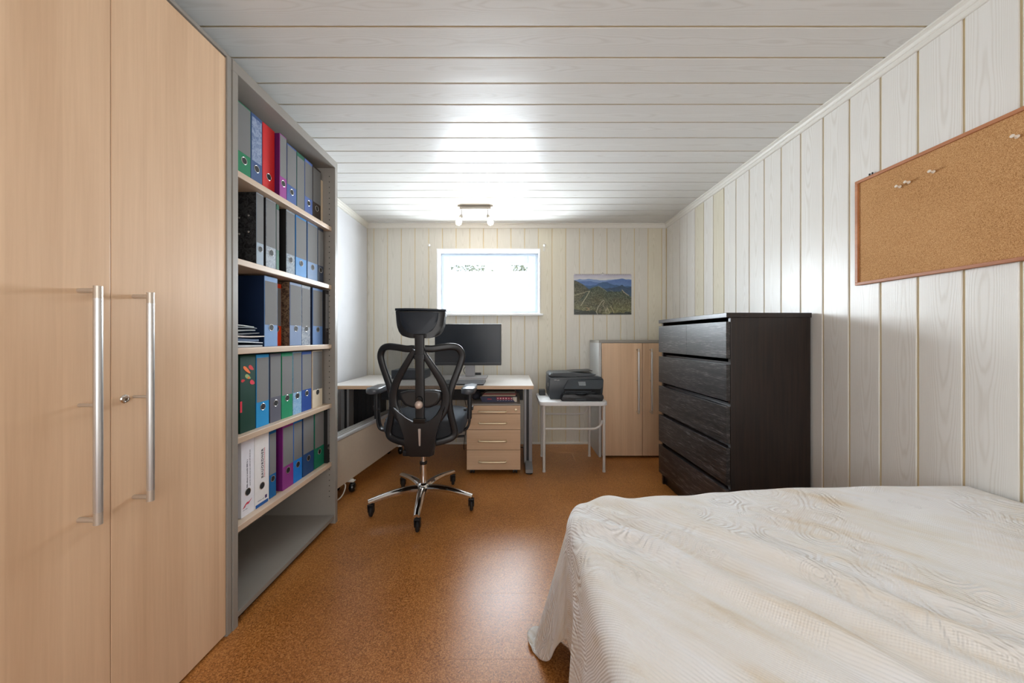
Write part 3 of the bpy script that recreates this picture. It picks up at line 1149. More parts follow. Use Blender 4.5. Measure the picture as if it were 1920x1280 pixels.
# body: front outline (xz), taller at the left
body = roundpoly([(0.318, z), (0.756, z), (0.764, z + 0.10), (0.768, z + 0.170), (0.752, z + 0.181), (0.60, z + 0.184), (0.313, z + 0.184), (0.311, z + 0.06)], 0.012, 3)
bm = BM(); prism(bm, body, 'xz', 2.862, 3.15, 0.006)
obj('body', bm, m_prn, pr, smooth=30)
lid = roundpoly([(0.311, z + 0.1845), (0.311, z + 0.205), (0.335, z + 0.219), (0.50, z + 0.221), (0.62, z + 0.213), (0.712, z + 0.206), (0.690, z + 0.197), (0.560, z + 0.190), (0.530, z + 0.1845)], 0.006, 2)
bm = BM(); prism(bm, lid, 'xz', 2.872, 3.13, 0.005)
obj('feeder_lid', bm, m_prn, pr, smooth=30)
bm = BM(); prism(bm, [(0.50, z + 0.2215), (0.52, z + 0.2215), (0.69, z + 0.226), (0.70, z + 0.231), (0.56, z + 0.2265)], 'xz', 2.95, 3.14, 0.001)
obj('paper_guide', bm, m_black, pr)
bm = BM(); prism(bm, [(0.54, z + 0.1845), (0.60, z + 0.1845), (0.752, z + 0.1815), (0.752, z + 0.186), (0.68, z + 0.193), (0.60, z + 0.1895)], 'xz', 2.868, 3.12, 0.001)
obj('output_slope', bm, m_prn2, pr)
# control panel, tilted forward, with screen
bm = BM()
fp = [(0.428, z + 0.094), (0.726, z + 0.094), (0.748, z + 0.112), (0.763, z + 0.164), (0.470, z + 0.164)]
A = [bm.verts.new((x, 2.858 - 0.045 * (z + 0.168 - zz_) / 0.074, zz_)) for x, zz_ in fp]
B = [bm.verts.new((x, 2.8615, zz_)) for x, zz_ in fp]
bm.faces.new(A); bm.faces.new(B[::-1])
for i in range(5):
    j = (i + 1) % 5
    bm.faces.new((A[i], B[i], B[j], A[j]))
cp = obj('control_panel', bm, m_prn2, pr)
bm = BM()
q = []
for x, zz_ in ((0.556, z + 0.120), (0.612, z + 0.120), (0.612, z + 0.150), (0.552, z + 0.150)):
    q.append((x, 2.858 - 0.045 * (z + 0.168 - zz_) / 0.074 - 0.0006, zz_))
vs = [bm.verts.new(p) for p in q]
vb = [bm.verts.new((p[0], p[1] + 0.0004, p[2])) for p in q]
bm.faces.new(vs); bm.faces.new(vb[::-1])
for i in range(4):
    j = (i + 1) % 4
    bm.faces.new((vs[i], vb[i], vb[j], vs[j]))
obj('screen', bm, plain('grey_screen', (132, 138, 142), 0.3), cp)
# dark throat, paper tray
bm = BM(); box(bm, 0.436, 0.742, 2.8595, 2.8615, z + 0.056, z + 0.0935)
obj('output_slot', bm, m_dark, pr)
bm = BM(); box(bm, 0.440, 0.660, 2.835, 2.8590, z + 0.068, z + 0.073); box(bm, 0.440, 0.690, 2.828, 2.8590, z + 0.058, z + 0.062)
obj('paper_rest', bm, m_prn2, pr)
tray = roundpoly([(0.405, z), (0.735, z), (0.748, z + 0.030), (0.740, z + 0.055), (0.625, z + 0.055), (0.605, z + 0.044), (0.535, z + 0.044), (0.520, z + 0.055), (0.425, z + 0.055), (0.405, z + 0.030)], 0.006, 2)
bm = BM(); prism(bm, tray, 'xz', 2.775, 2.8612, 0.004)
ty = obj('paper_tray', bm, m_black, pr, smooth=30)
bm = BM(); box(bm, 0.52, 0.60, 2.7735, 2.7748, z + 0.010, z + 0.020, 0.0005)
obj('tray_grip', bm, m_prn, ty)
text('lettering', 'OfficeJet', 0.0135, (0.352, 2.8612, z + 0.158), (1, 0, 0), (0, 0, 1), m_greylite, pr)
bm = BM(); box(bm, 0.3096, 0.3108, 2.93, 2.95, z + 0.10, z + 0.13, 0.0004)
obj('side_button', bm, m_white, pr)
bm = BM(); box(bm, 0.245, 0.300, 3.06, 3.14, TZ + 0.0005, TZ + 0.048, 0.003)
tag(obj('power_brick', bm, m_black), 'small black power brick on the white table left of the printer', 'power supply')

# ------------------------------------------------------------ cork board and pins
kb = thing('cork_board', 'wide cork pinboard in a thin wooden frame on the right wall', 'pinboard', (XR, 1.12, 1.575))
KY0, KY1, KZ0, KZ1 = 0.668, 1.568, 1.3365, 1.812
m_pine = veneer('pine_frame', (190, 128, 84), (160, 98, 58), 1, 0.45)
bm = BM(); box(bm, XR - 0.009, XR - 0.0005, KY0 + 0.010, KY1 - 0.010, KZ0 + 0.010, KZ1 - 0.010)
obj('cork_sheet', bm, m_pinboard, kb)
fw, fd = 0.013, 0.016
for (a, b, c_, d_) in ((KY0, KY1, KZ1 - fw, KZ1), (KY0, KY1, KZ0, KZ0 + fw), (KY0, KY0 + fw, KZ0 + fw, KZ1 - fw), (KY1 - fw, KY1, KZ0 + fw, KZ1 - fw)):
    bm = BM(); box(bm, XR - fd, XR - 0.0004, a, b, c_, d_, 0.0015)
    obj('frame', bm, m_pine, kb)
bm = BM(); cyl(bm, (XR - 0.006, 1.512, KZ1), (XR - 0.006, 1.512, KZ1 + 0.012), 0.003, seg=8); cyl(bm, (XR - 0.006, 1.500, KZ1), (XR - 0.006, 1.500, KZ1 + 0.012), 0.003, seg=8)
obj('hanger', bm, m_black, kb)
m_pin = plain('clear_white_plastic', (226, 214, 198), 0.2, namt=0.02)
for (y, zz_, lab) in ((1.388, 1.7116, 'clear white push pin, lowest of the pair near the cork board corner'), (1.3567, 1.715, 'clear white push pin, upper of the pair near the cork board corner'),
                      (1.2776, 1.7188, 'clear white push pin alone near the upper middle of the cork board'), (1.0655, 1.726, 'clear white push pin by the photo edge of the cork board')):
    rt = thing('push_pin', lab, 'push pin', (XR - 0.009, y, zz_), 0, 'push pins on the cork board')
    bm = BM(); lathe(bm, [(0, 0.021), (0.0052, 0.021), (0.0056, 0.0195), (0.0052, 0.018), (0.0032, 0.016), (0.0030, 0.008), (0.0042, 0.0055), (0.0058, 0.0045), (0.0058, 0.003), (0, 0.003)], (0, 0, 0), (-1, 0, 0.1), 14)
    lobj('grip', bm, m_pin, rt, smooth=True)
    bm = BM(); cyl(bm, (-0.003, 0, 0.0003), (0.0008, 0, 0), 0.0006, seg=6)
    lobj('needle', bm, m_chrome, rt)

# ------------------------------------------------------------ wall calendar with a mountain photograph
PX0, PX1, PZ0, PZ1 = 0.637, 1.228, 1.333, 1.742
cl = thing('wall_calendar', 'wall calendar with a photograph of green mountains on the back wall', 'calendar', ((PX0 + PX1) / 2, YB, PZ1))
rng = np.random.default_rng(5)


def vnoise(u, v, fx, fy, seed):
    g = np.random.default_rng(seed).random((int(fy) + 3, int(fx) + 3))
    x, y = u * fx, v * fy
    i, j = np.floor(x).astype(int), np.floor(y).astype(int)
    a, b = x - i, y - j
    a, b = a * a * (3 - 2 * a), b * b * (3 - 2 * b)
    return (g[j, i] * (1 - a) + g[j, i + 1] * a) * (1 - b) + (g[j + 1, i] * (1 - a) + g[j + 1, i + 1] * a) * b


NX, NY = 190, 132
u, v = np.meshgrid(np.linspace(0, 1, NX + 1), np.linspace(0, 1, NY + 1))
fb = lambda fx, fy, s: (vnoise(u, v, fx, fy, s) * 0.5 + vnoise(u, v, fx * 2.1, fy * 2.1, s + 1) * 0.3 + vnoise(u, v, fx * 4.3, fy * 4.3, s + 2) * 0.2)
img = np.zeros(u.shape + (3,))
C3 = lambda *c: np.array(c, float)
sky = (v / 0.14)[..., None].clip(0, 1)
img[:] = C3(176, 172, 190) * (1 - sky) + C3(206, 206, 204) * sky
img += ((fb(6, 14, 3) - 0.5) * 26)[..., None]


def ridge(pts, amp, fx, seed, color, tex=0.0, tf=(40, 40), c2=None):
    xs, ys = zip(*pts)
    top = np.interp(u, xs, ys) + (vnoise(u, u * 0, fx, 1, seed) - 0.5) * amp
    m = np.clip((v - top) * 90, 0, 1)[..., None]
    n = (fb(tf[0], tf[1], seed + 10) - 0.5)[..., None]
    col = C3(*color) + n * tex
    if c2 is not None:
        k = np.clip((v - top) / 0.35, 0, 1)[..., None]
        col = col * (1 - k) + (C3(*c2) + n * tex) * k
    img[:] = img * (1 - m) + col * m


ridge([(0, .12), (.1, .11), (.26, .10), (.45, .13), (.65, .12), (.8, .09), (1, .12)], .02, 20, 41, (118, 142, 186), 14, c2=(128, 152, 190))
ridge([(0, .17), (.15, .15), (.3, .16), (.5, .2), (.62, .15), (.82, .085), (.93, .12), (1, .13)], .02, 14, 42, (78, 106, 158), 16, c2=(108, 140, 186))
ridge([(0, .2), (.3, .28), (.4, .24), (.5, .18), (.58, .18), (.7, .24), (.8, .28), (1, .30)], .03, 16, 43, (52, 84, 122), 20, c2=(76, 112, 156))
ridge([(0, .3), (.25, .33), (.45, .32), (.6, .33), (.75, .29), (.84, .26), (.92, .31), (1, .29)], .03, 18, 44, (42, 66, 92), 24, c2=(60, 88, 110))
ridge([(0, .13), (.06, .16), (.14, .22), (.2, .28), (.26, .36), (.32, .46), (.4, .7), (1, 1.2)], .02, 26, 45, (62, 64, 50), 120, (60, 50), c2=(86, 84, 60))
ridge([(0, .8), (.2, .45), (.3, .33), (.38, .28), (.44, .29), (.52, .36), (.58, .42), (.7, .42), (.78, .42), (.84, .39), (.9, .46), (1, .55)], .02, 26, 46, (60, 72, 56), 130, (70, 60), c2=(88, 86, 60))
ridge([(0, .62), (.2, .66), (.5, .78), (.62, .66), (.72, .58), (1, .60)], .05, 30, 47, (78, 78, 58), 150, (80, 60), c2=(112, 110, 70))
ridge([(0, .86), (.3, .9), (.5, 1.0), (.7, .95), (1, .93)], .05, 30, 48, (46, 52, 40), 60, (80, 60), c2=(34, 40, 34))


def stroke(pts, wd, color, soft=0.006, mixv=0.9):
    wd, mixv = wd * 0.72, mixv * 0.88
    d = np.full(u.shape, 9.0)
    for (x0, y0), (x1, y1) in zip(pts[:-1], pts[1:]):
        ax, ay = (x1 - x0), (y1 - y0) * 0.69
        px, py = u - x0, (v - y0) * 0.69
        t_ = np.clip((px * ax + py * ay) / (ax * ax + ay * ay + 1e-9), 0, 1)
        d = np.minimum(d, np.hypot(px - t_ * ax, py - t_ * ay))
    m = (np.clip((wd - d) / soft, 0, 1) * mixv)[..., None]
    img[:] = img * (1 - m) + (C3(*color) + ((fb(90, 60, 77) - .5) * 50)[..., None]) * m


stone = (188, 178, 150)
stroke([(0.0, .52), (.08, .49), (.16, .46), (.22, .42), (.27, .41)], .010, stone)
stroke([(.27, .42), (.22, .55), (.17, .66), (.12, .78)], .013, (196, 186, 158))
stroke([(.30, .44), (.32, .48)], .008, stone)
stroke([(.42, .28), (.46, .31), (.52, .37), (.57, .42)], .010, (170, 158, 132), mixv=.75)
stroke([(.63, .39), (.68, .41)], .008, stone, mixv=.7)
stroke([(.84, .38), (.87, .44), (.90, .47), (.95, .52)], .014, (196, 174, 150), mixv=.85)
stroke([(.51, .64), (.46, .72), (.42, .82), (.39, .93), (.41, 1.0)], .014, (176, 168, 150))
stroke([(.52, .64), (.53, .68), (.50, .74), (.54, .84), (.56, .96)], .012, (168, 158, 140))
stroke([(.56, .90), (.58, .82), (.62, .97)], .014, (190, 178, 150), mixv=.8)
stroke([(.64, .80), (.67, .86), (.69, .94)], .012, (188, 170, 140), mixv=.8)
stroke([(.46, .86), (.45, .92)], .03, (126, 112, 96), mixv=.7)
stroke([(.22, .82), (.27, .86), (.22, .90)], .016, (186, 150, 116), mixv=.7)
stroke([(.03, .915), (.085, .915)], .0035, (230, 230, 230), .003)
stroke([(.03, .95), (.10, .95)], .0015, (170, 170, 170), .003, .6)
img = img.clip(0, 255) / 255.0
linimg = np.where(img <= 0.04045, img / 12.92, ((img + 0.055) / 1.055) ** 2.4)
verts = [(PX0 + (PX1 - PX0) * float(a), YB - 0.0062, PZ1 - (PZ1 - PZ0) * float(b)) for a, b in zip(u.ravel(), v.ravel())]
faces = []
for j in range(NY):
    for i in range(NX):
        a = j * (NX + 1) + i
        faces.append((a, a + NX + 1, a + NX + 2, a + 1))
off = chain_loc(cl)
me = bpy.data.meshes.new('printed_photograph')
me.from_pydata([tuple(Vector(p) - off) for p in verts], [], faces)
at = me.color_attributes.new('print', 'FLOAT_COLOR', 'POINT')
at.data.foreach_set('color', np.concatenate([linimg.reshape(-1, 3), np.ones((verts.__len__(), 1))], axis=1).astype(np.float32).ravel())
t = NT('calendar_print')
ca = t.n('VertexColor', layer_name='print')
t.bsdf(ca.outputs[0], 0.35)
link('printed_photograph', me, t.m, cl)
bm = BM(); box(bm, PX0 - 0.001, PX1 + 0.001, YB - 0.0060, YB - 0.0008, PZ0 - 0.001, PZ1 + 0.006)
obj('pages', bm, plain('calendar_paper', (206, 200, 206), 0.6, namt=0.02), cl)
bm = BM()
for i in range(56):
    if 26 <= i <= 29:
        continue
    x = PX0 + 0.012 + (PX1 - PX0 - 0.024) * i / 55
    cyl(bm, (x, YB - 0.0068, PZ1 - 0.004), (x, YB - 0.0068, PZ1 + 0.010), 0.0012, seg=5)
o = obj('wire_binding', bm, m_black, cl)
o['kind'] = 'stuff'
bm = BM(); sweep(bm, catmull([(0.915, YB - 0.0066, PZ1 + 0.006), (0.925, YB - 0.0066, PZ1 + 0.010), (0.9325, YB - 0.0066, PZ1 + 0.021), (0.940, YB - 0.0066, PZ1 + 0.010), (0.950, YB - 0.0066, PZ1 + 0.006)], 4), circ(0.0012, 6))
cyl(bm, (0.9325, YB - 0.010, PZ1 + 0.0195), (0.9325, YB - 0.0002, PZ1 + 0.0195), 0.0014, seg=6)
obj('hanger', bm, m_black, cl)

# ------------------------------------------------------------ ceiling spotlight bar
lp = thing('ceiling_spotlight', 'small metal ceiling bar with two glowing warm spot bulbs', 'ceiling lamp', (-0.325, 3.03, ZC))
m_lampmetal = plain('satin_lamp_metal', (150, 144, 136), 0.35, 0.8, namt=0.02)
bm = BM(); box(bm, -0.462, -0.188, 3.008, 3.052, ZC - 0.036, ZC - 0.014, 0.003); box(bm, -0.482, -0.168, 3.014, 3.046, ZC - 0.0138, ZC - 0.0003, 0.003)
obj('rail', bm, m_lampmetal, lp)
t = NT('glowing_bulb')
em = t.n('Emission', {0: (1.0, 0.86, 0.66, 1), 1: 26.0})
t.t.links.new(em.outputs[0], t.out.inputs[0])
m_bulb = t.m
for x, sgn in ((-0.447, -1), (-0.216, 1)):
    top = Vector((x, 3.03, ZC - 0.036))
    joint = top + Vector((0, 0, -0.042))
    ax = Vector((sgn * 0.36, -0.12, -1)).normalized()
    bm = BM(); cyl(bm, top, joint, 0.0035, seg=10); lathe(bm, [(0, -0.007), (0.006, -0.004), (0.0075, 0), (0.006, 0.004), (0, 0.007)], joint, (0, 0, 1), 12)
    st = obj('stem', bm, m_lampmetal, lp, smooth=True)
    bm = BM(); lathe(bm, [(0, -0.002), (0.011, 0.0), (0.015, 0.004), (0.016, 0.026), (0.014, 0.028), (0, 0.028)], joint + ax * 0.004, ax, 18)
    sk = obj('socket', bm, m_lampmetal, lp, smooth=35)
    bm = BM(); sd = ax.cross(Vector((0, 1, 0))).normalized() * (-sgn)
    cyl(bm, joint + ax * 0.012, joint + ax * 0.002 + Vector((-sgn * 0.034, -0.004, 0.026)), 0.0022, seg=8)
    obj('tilt_pin', bm, m_lampmetal, sk)
    bm = BM(); lathe(bm, [(0.010, 0.030), (0.013, 0.036), (0.022, 0.052), (0.0265, 0.066), (0.0255, 0.080), (0.018, 0.092), (0.008, 0.097), (0, 0.098)], joint + ax * 0.004, ax, 20)
    obj('bulb', bm, m_bulb, sk, smooth=True)
    d = bpy.data.lights.new('bulb_light', 'POINT')
    d.energy = BULB_POWER
    d.color = (1.0, 0.78, 0.52)
    d.shadow_soft_size = 0.03
    lo = bpy.data.objects.new('bulb_light', d)
    lo.location = joint + ax * 0.145
    COL.objects.link(lo)
# ------------------------------------------------------------ desk
DK = 0.72
dk = thing('desk', 'long desk with pale top and beech edge under the window', 'desk', (-0.63, 3.05, 0))
m_dtop = plain('pale_grey_laminate', (212, 208, 204), 0.30, namt=0.015)
DX0, DX1, DY0, DY1 = -1.44, 0.168, 2.675, 3.435
bm = BM(); box(bm, DX0, DX1, DY0 + 0.002, DY1, DK - 0.027, DK, 0.001)
obj('desk_top', bm, m_dtop, dk)
bm = BM(); box(bm, DX0, DX1, DY0, DY0 + 0.0019, DK - 0.0272, DK - 0.0006)
box(bm, DX1 + 0.0001, DX1 + 0.002, DY0, DY1, DK - 0.0272, DK - 0.0006)
obj('edge_band', bm, m_beech_h, dk)
m_leggrey = plain('silver_grey_steel', (140, 140, 142), 0.36, 0.3, namt=0.02)
for s, x in ((1, 0.138), (-1, -1.40)):
    bm = BM()
    a, b = sorted((x + s * 0.003, x + s * 0.030))
    prism(bm, [(a, 2.85), (b, 2.85), (b, 2.945), (a, 2.945)], 'xy', 0.05, DK - 0.0275, 0.002)
    a, b = sorted((x - s * 0.036, x - s * 0.018))
    prism(bm, [(a, 2.855), (b, 2.855), (b, 2.94), (a, 2.94)], 'xy', 0.05, DK - 0.0275, 0.002)
    lg = obj('leg', bm, m_leggrey, dk)
    a, b = sorted((x - s * 0.0175, x + s * 0.0025))
    bm = BM(); box(bm, a, b, 2.865, 2.93, 0.05, DK - 0.0275)
    obj('leg_cover', bm, m_black, lg)
    ye = 3.36 if s > 0 else 3.17
    bm = BM(); prism(bm, [(2.735, 0.012), (ye, 0.012), (ye, 0.045), (3.0, 0.066), (2.84, 0.066), (2.735, 0.040)], 'yz', x - 0.030, x + 0.030, 0.004)
    ft = obj('foot', bm, m_leggrey, dk)
    for yy in (2.765, ye - 0.03):
        bm = BM(); cyl(bm, (x, yy, 0), (x, yy, 0.0118), 0.029, 0.027, 16)
        obj('glide', bm, m_rubber, ft)
bm = BM(); box(bm, -1.27, 0.108, 3.315, 3.333, 0.490, 0.615, 0.002); box(bm, -1.2, -1.16, 3.334, 3.34, 0.50, 0.6925); box(bm, 0.04, 0.08, 3.334, 3.34, 0.50, 0.6925)
obj('cross_rail', bm, plain('dark_steel', (44, 48, 52), 0.45), dk)
bm = BM(); box(bm, DX1 - 0.002, DX1 + 0.012, 2.85, 2.885, DK - 0.055, DK - 0.028, 0.002)
obj('bracket', bm, m_black, dk)

# ------------------------------------------------------------ monitor
mo = thing('monitor', 'large dark flat computer monitor on the desk behind the chair', 'monitor', (-0.40, 3.14, DK))
MX0, MX1, MZ0, MZ1, MY = -0.707, -0.098, 0.843, 1.222, 3.12
bm = BM(); box(bm, MX0, MX1, MY, MY + 0.028, MZ0, MZ1, 0.004); box(bm, -0.56, -0.24, MY + 0.0281, MY + 0.055, 0.90, 1.14, 0.010)
obj('housing', bm, m_black, mo)
t = NT('dark_lcd')
t.bsdf(lin((14, 24, 34)), 0.28, Specular_IOR_Level=0.4)
bm = BM(); box(bm, MX0 + 0.008, MX1 - 0.008, MY - 0.0008, MY - 0.0001, MZ0 + 0.026, MZ1 - 0.008)
obj('screen', bm, t.m, mo)
bm = BM(); box(bm, MX0 + 0.006, MX1 - 0.006, MY - 0.003, MY - 0.0001, MZ0 + 0.018, MZ0 + 0.0245, 0.001)
obj('bezel', bm, plain('bezel_grey', (70, 74, 78), 0.3), mo)
m_stand = plain('grey_stand', (158, 156, 158), 0.4, 0.1, namt=0.02)
bm = BM(); box(bm, -0.436, -0.346, MY + 0.056, MY + 0.085, DK + 0.016, 1.0, 0.004)
obj('neck', bm, m_stand, mo)
bm = BM(); prism(bm, roundpoly([(-0.51, 3.085), (-0.232, 3.085), (-0.232, 3.30), (-0.51, 3.30)], 0.012), 'xy', DK, DK + 0.0155, 0.002)
obj('base', bm, m_stand, mo)
bm = BM(); sweep(bm, catmull([(-0.405, 3.19, 0.90), (-0.425, 3.20, 0.84), (-0.452, 3.19, 0.80), (-0.445, 3.20, 0.765), (-0.435, 3.24, 0.748), (-0.44, 3.32, 0.728)], 6), circ(0.0028, 7))
obj('cable', bm, m_black, mo, smooth=True)

# ------------------------------------------------------------ things on the desk
lt = thing('laptop', 'closed silver-grey laptop at the desk edge in front of the monitor', 'laptop', (-0.39, 2.82, DK))
bm = BM(); box(bm, -0.565, -0.224, 2.695, 2.935, DK + 0.0005, DK + 0.0095, 0.002)
obj('base', bm, m_black, lt)
bm = BM(); box(bm, -0.565, -0.224, 2.695, 2.935, DK + 0.010, DK + 0.0165, 0.002)
obj('lid', bm, plain('laptop_silver', (128, 132, 138), 0.36, 0.3), lt)
bm = BM()
for i in range(7):
    box(bm, -0.545, -0.244, 2.725 + 0.028 * i, 2.7295 + 0.028 * i, DK + 0.0165, DK + 0.0172)
obj('lid_ribs', bm, plain('laptop_rib', (104, 108, 114), 0.36, 0.3), lt)
bm = BM(); box(bm, -0.372, -0.307, 3.345, 3.40, DK + 0.0003, DK + 0.030, 0.003)
tag(obj('power_adapter', bm, m_black), 'black power adapter lying at the back of the desk right of the monitor stand', 'power adapter')
# a low dark device behind the chair back
dv = thing('docking_device', 'low dark blue-grey device on the desk seen through the chair mesh', 'device', (-0.93, 3.15, DK))
m_nav = plain('blue_black_plastic', (30, 42, 54), 0.4)
bm = BM(); box(bm, -1.08, -0.78, 3.05, 3.27, DK + 0.006, DK + 0.085, 0.006)
obj('body', bm, m_nav, dv)
bm = BM()
for x in (-1.05, -0.81):
    for y in (3.08, 3.24):
        cyl(bm, (x, y, DK), (x, y, DK + 0.0062), 0.008, seg=10)
obj('feet', bm, m_rubber, dv)

# ------------------------------------------------------------ pedestal
pd = thing('drawer_pedestal', 'beech drawer pedestal on castors under the desk right of the chair', 'drawer unit', (-0.147, 3.02, 0))
Q0, Q1, QY0, QY1 = -0.362, 0.067, 2.73, 3.30
for a, b in ((Q0, Q0 + 0.018), (Q1 - 0.018, Q1)):
    bm = BM(); box(bm, a, b, QY0 + 0.019, QY1, 0.052, 0.5545, 0.001)
    obj('side_panel', bm, m_grey, pd)
bm = BM(); box(bm, Q0, Q1, QY0, QY1, 0.555, 0.568, 0.0015)
obj('top_panel', bm, m_grey, pd)
bm = BM(); box(bm, Q0 + 0.0185, Q1 - 0.0185, QY1 - 0.012, QY1 - 0.001, 0.066, 0.554)
box(bm, Q0 + 0.0185, Q1 - 0.0185, QY0 + 0.03, QY1 - 0.012, 0.052, 0.066)
obj('back_panel', bm, m_grey, pd)
for z0, z1, hz in ((0.4895, 0.5530, 0.508), (0.3620, 0.4860, 0.4165), (0.2005, 0.3585, 0.2740), (0.0400, 0.1970, 0.1095)):
    bm = BM(); box(bm, Q0, Q1, QY0, QY0 + 0.018, z0, z1, 0.001)
    d = obj('drawer', bm, m_beech_h, pd)
    pts = catmull([(-0.262, QY0, hz), (-0.262, QY0 - 0.018, hz), (-0.250, QY0 - 0.027, hz), (-0.155, QY0 - 0.029, hz), (-0.060, QY0 - 0.027, hz), (-0.048, QY0 - 0.018, hz), (-0.048, QY0, hz)], 5)
    bm = BM(); sweep(bm, pts, circ(0.0072, 10), up=(0, 0, 1))
    obj('handle', bm, m_brass, d, smooth=True)
    if z0 > 0.48:
        bm = BM(); lathe(bm, [(0.011, 0), (0.011, 0.002), (0.008, 0.0035), (0.003, 0.0035), (0.0028, 0.001), (0, 0.001)], (0.030, QY0, 0.518), (0, -1, 0), 20)
        obj('lock', bm, m_brass, d, smooth=30)
for x, y in ((-0.322, 2.775), (0.025, 2.775), (-0.322, 3.25), (0.025, 3.25)):
    bm = BM()
    for dx in (-0.011, 0.011):
        cyl(bm, (x + dx - 0.007, y, 0.021), (x + dx + 0.007, y, 0.021), 0.021, seg=18)
    box(bm, x - 0.004, x + 0.004, y - 0.012, y + 0.012, 0.02, 0.0505)
    box(bm, x - 0.02, x + 0.02, y - 0.02, y + 0.02, 0.0465, 0.0515)
    obj('castor', bm, m_rubber, pd, smooth=35)

# things lying on the pedestal
PT = 0.568
fb_ = thing('flat_box', 'flat navy box with a row of red icon squares on the drawer pedestal', 'box', (-0.10, 2.95, PT))
m_navy = plain('navy_card', (40, 42, 74), 0.45)
m_cream = plain('cream_card', (206, 196, 182), 0.6)
bm = BM(); prism(bm, [(-0.246, PT + 0.0003), (0.040, PT + 0.0003), (0.040, PT + 0.043), (-0.262, PT + 0.045)], 'xz', 2.80, 3.02, 0.001)
bx = obj('carton', bm, m_navy, fb_)
bm = BM(); prism(bm, [(0.024, PT + 0.002), (0.0385, PT + 0.002), (0.0385, PT + 0.042), (-0.010, PT + 0.042)], 'xz', 2.7985, 2.7996)
obj('cream_corner', bm, m_cream, fb_)
bm = BM(); box(bm, 0.0402, 0.0412, 2.80, 3.02, PT + 0.0005, PT + 0.043)
obj('cream_end', bm, m_cream, fb_)
m_sq = plain('red_square', (176, 38, 62), 0.5)
m_wh = plain('icon_white', (226, 214, 216), 0.5)
for i in range(6):
    x = -0.126 + 0.0225 * i
    bm = BM(); box(bm, x, x + 0.020, 2.7985, 2.7996, PT + 0.021, PT + 0.041)
    sq = obj('icon_square', bm, m_sq, fb_)
    bm = BM()
    c = (x + 0.010, PT + 0.031)
    k = (4, 5, 6, 8, 3, 5)[i]
    prism(bm, [(c[0] + 0.0055 * math.cos(2 * PI * a / k + 0.7), c[1] + 0.0055 * math.sin(2 * PI * a / k + 0.7)) for a in range(k)], 'xz', 2.7978, 2.7984)
    obj('icon', bm, m_wh, sq)
    bm = BM(); box(bm, x + 0.005, x + 0.015, 2.7988, 2.7996, PT + 0.0135, PT + 0.0155)
    obj('caption', bm, m_wh, sq)
bm = BM(); prism(bm, [(-0.205, PT + 0.026), (-0.198, PT + 0.030), (-0.17, PT + 0.028), (-0.165, PT + 0.022), (-0.198, PT + 0.021)], 'xz', 2.7985, 2.7996)
obj('emblem', bm, m_sq, fb_)
z = PT + 0.0455
for i, (c, th, x0, x1, lab) in enumerate((((176, 160, 138), 0.010, -0.25, 0.03, 'cream paper folder directly on the flat navy box'), ((136, 74, 70), 0.010, -0.245, 0.035, 'dull red folder in the middle of the pile on the navy box'), ((96, 92, 78), 0.014, -0.235, 0.030, 'olive brown folder topmost on the navy box'))):
    bm = BM(); prism(bm, [(x0, z + 0.0004), (x1, z + 0.0004), (x1 - 0.004 * i, z + th), (x0 + 0.012 * i + 0.01, z + th)], 'xz', 2.815 + 0.01 * i, 3.02, 0.0008)
    tag(obj('paper_folder', bm, plain('folder' + lab, c, 0.6)), lab, 'folder', 'folders on the drawer pedestal')
    z += th + 0.0006
bm = BM()
bmesh.ops.create_icosphere(bm, subdivisions=3, radius=1.0)
for vv in bm.verts:
    p = vv.co.copy()
    f = 1 + 0.10 * math.sin(5 * p.x + 3 * p.z) * math.cos(4 * p.y + 1)
    vv.co = Vector((-0.305 + 0.040 * p.x * f, 2.93 + 0.085 * p.y * f, PT + 0.0365 + 0.036 * max(-1, p.z * f * (1.0))))
tag(obj('zip_pouch', bm, plain('dark_fabric', (44, 44, 54), 0.8), smooth='all'), 'dark crumpled fabric pouch on the pedestal behind the armrest', 'pouch')
# cable hanging below the desk
bm = BM(); sweep(bm, catmull([(-0.46, 3.310, 0.52), (-0.45, 3.305, 0.46), (-0.425, 3.305, 0.38), (-0.435, 3.31, 0.26), (-0.46, 3.32, 0.12), (-0.47, 3.34, 0.006), (-0.44, 3.42, 0.005)], 6), circ(0.003, 7))
tag(obj('hanging_cable', bm, m_black, smooth=True), 'thin black cable hanging from the desk rail behind the chair', 'cable')
bm = BM(); sweep(bm, catmull([(0.06, 3.42, 0.004), (0.11, 3.40, 0.004), (0.16, 3.44, 0.004), (0.20, 3.48, 0.006)], 6), circ(0.004, 7))
tag(obj('floor_cable', bm, m_black, smooth=True), 'short black cable lying on the floor by the back wall', 'cable')

# dark tower under the desk's left end
tw = thing('computer_tower', 'dark ribbed tower case standing under the left end of the desk', 'computer', (-1.385, 3.30, 0))
m_tower = plain('tower_black', (40, 40, 42), 0.5)
bm = BM(); box(bm, -1.484, -1.288, 3.20, 3.50, 0.008, 0.66, 0.004)
obj('case', bm, m_tower, tw)
for i in range(5):
    x = -1.470 + 0.036 * i
    bm = BM(); box(bm, x, x + 0.030, 3.194, 3.1995, 0.02, 0.65, 0.001)
    obj('front_slat', bm, m_tower, tw)
bm = BM()
for x in (-1.46, -1.31):
    for y in (3.23, 3.47):
        cyl(bm, (x, y, 0), (x, y, 0.009), 0.012, seg=10)
obj('feet', bm, m_rubber, tw)

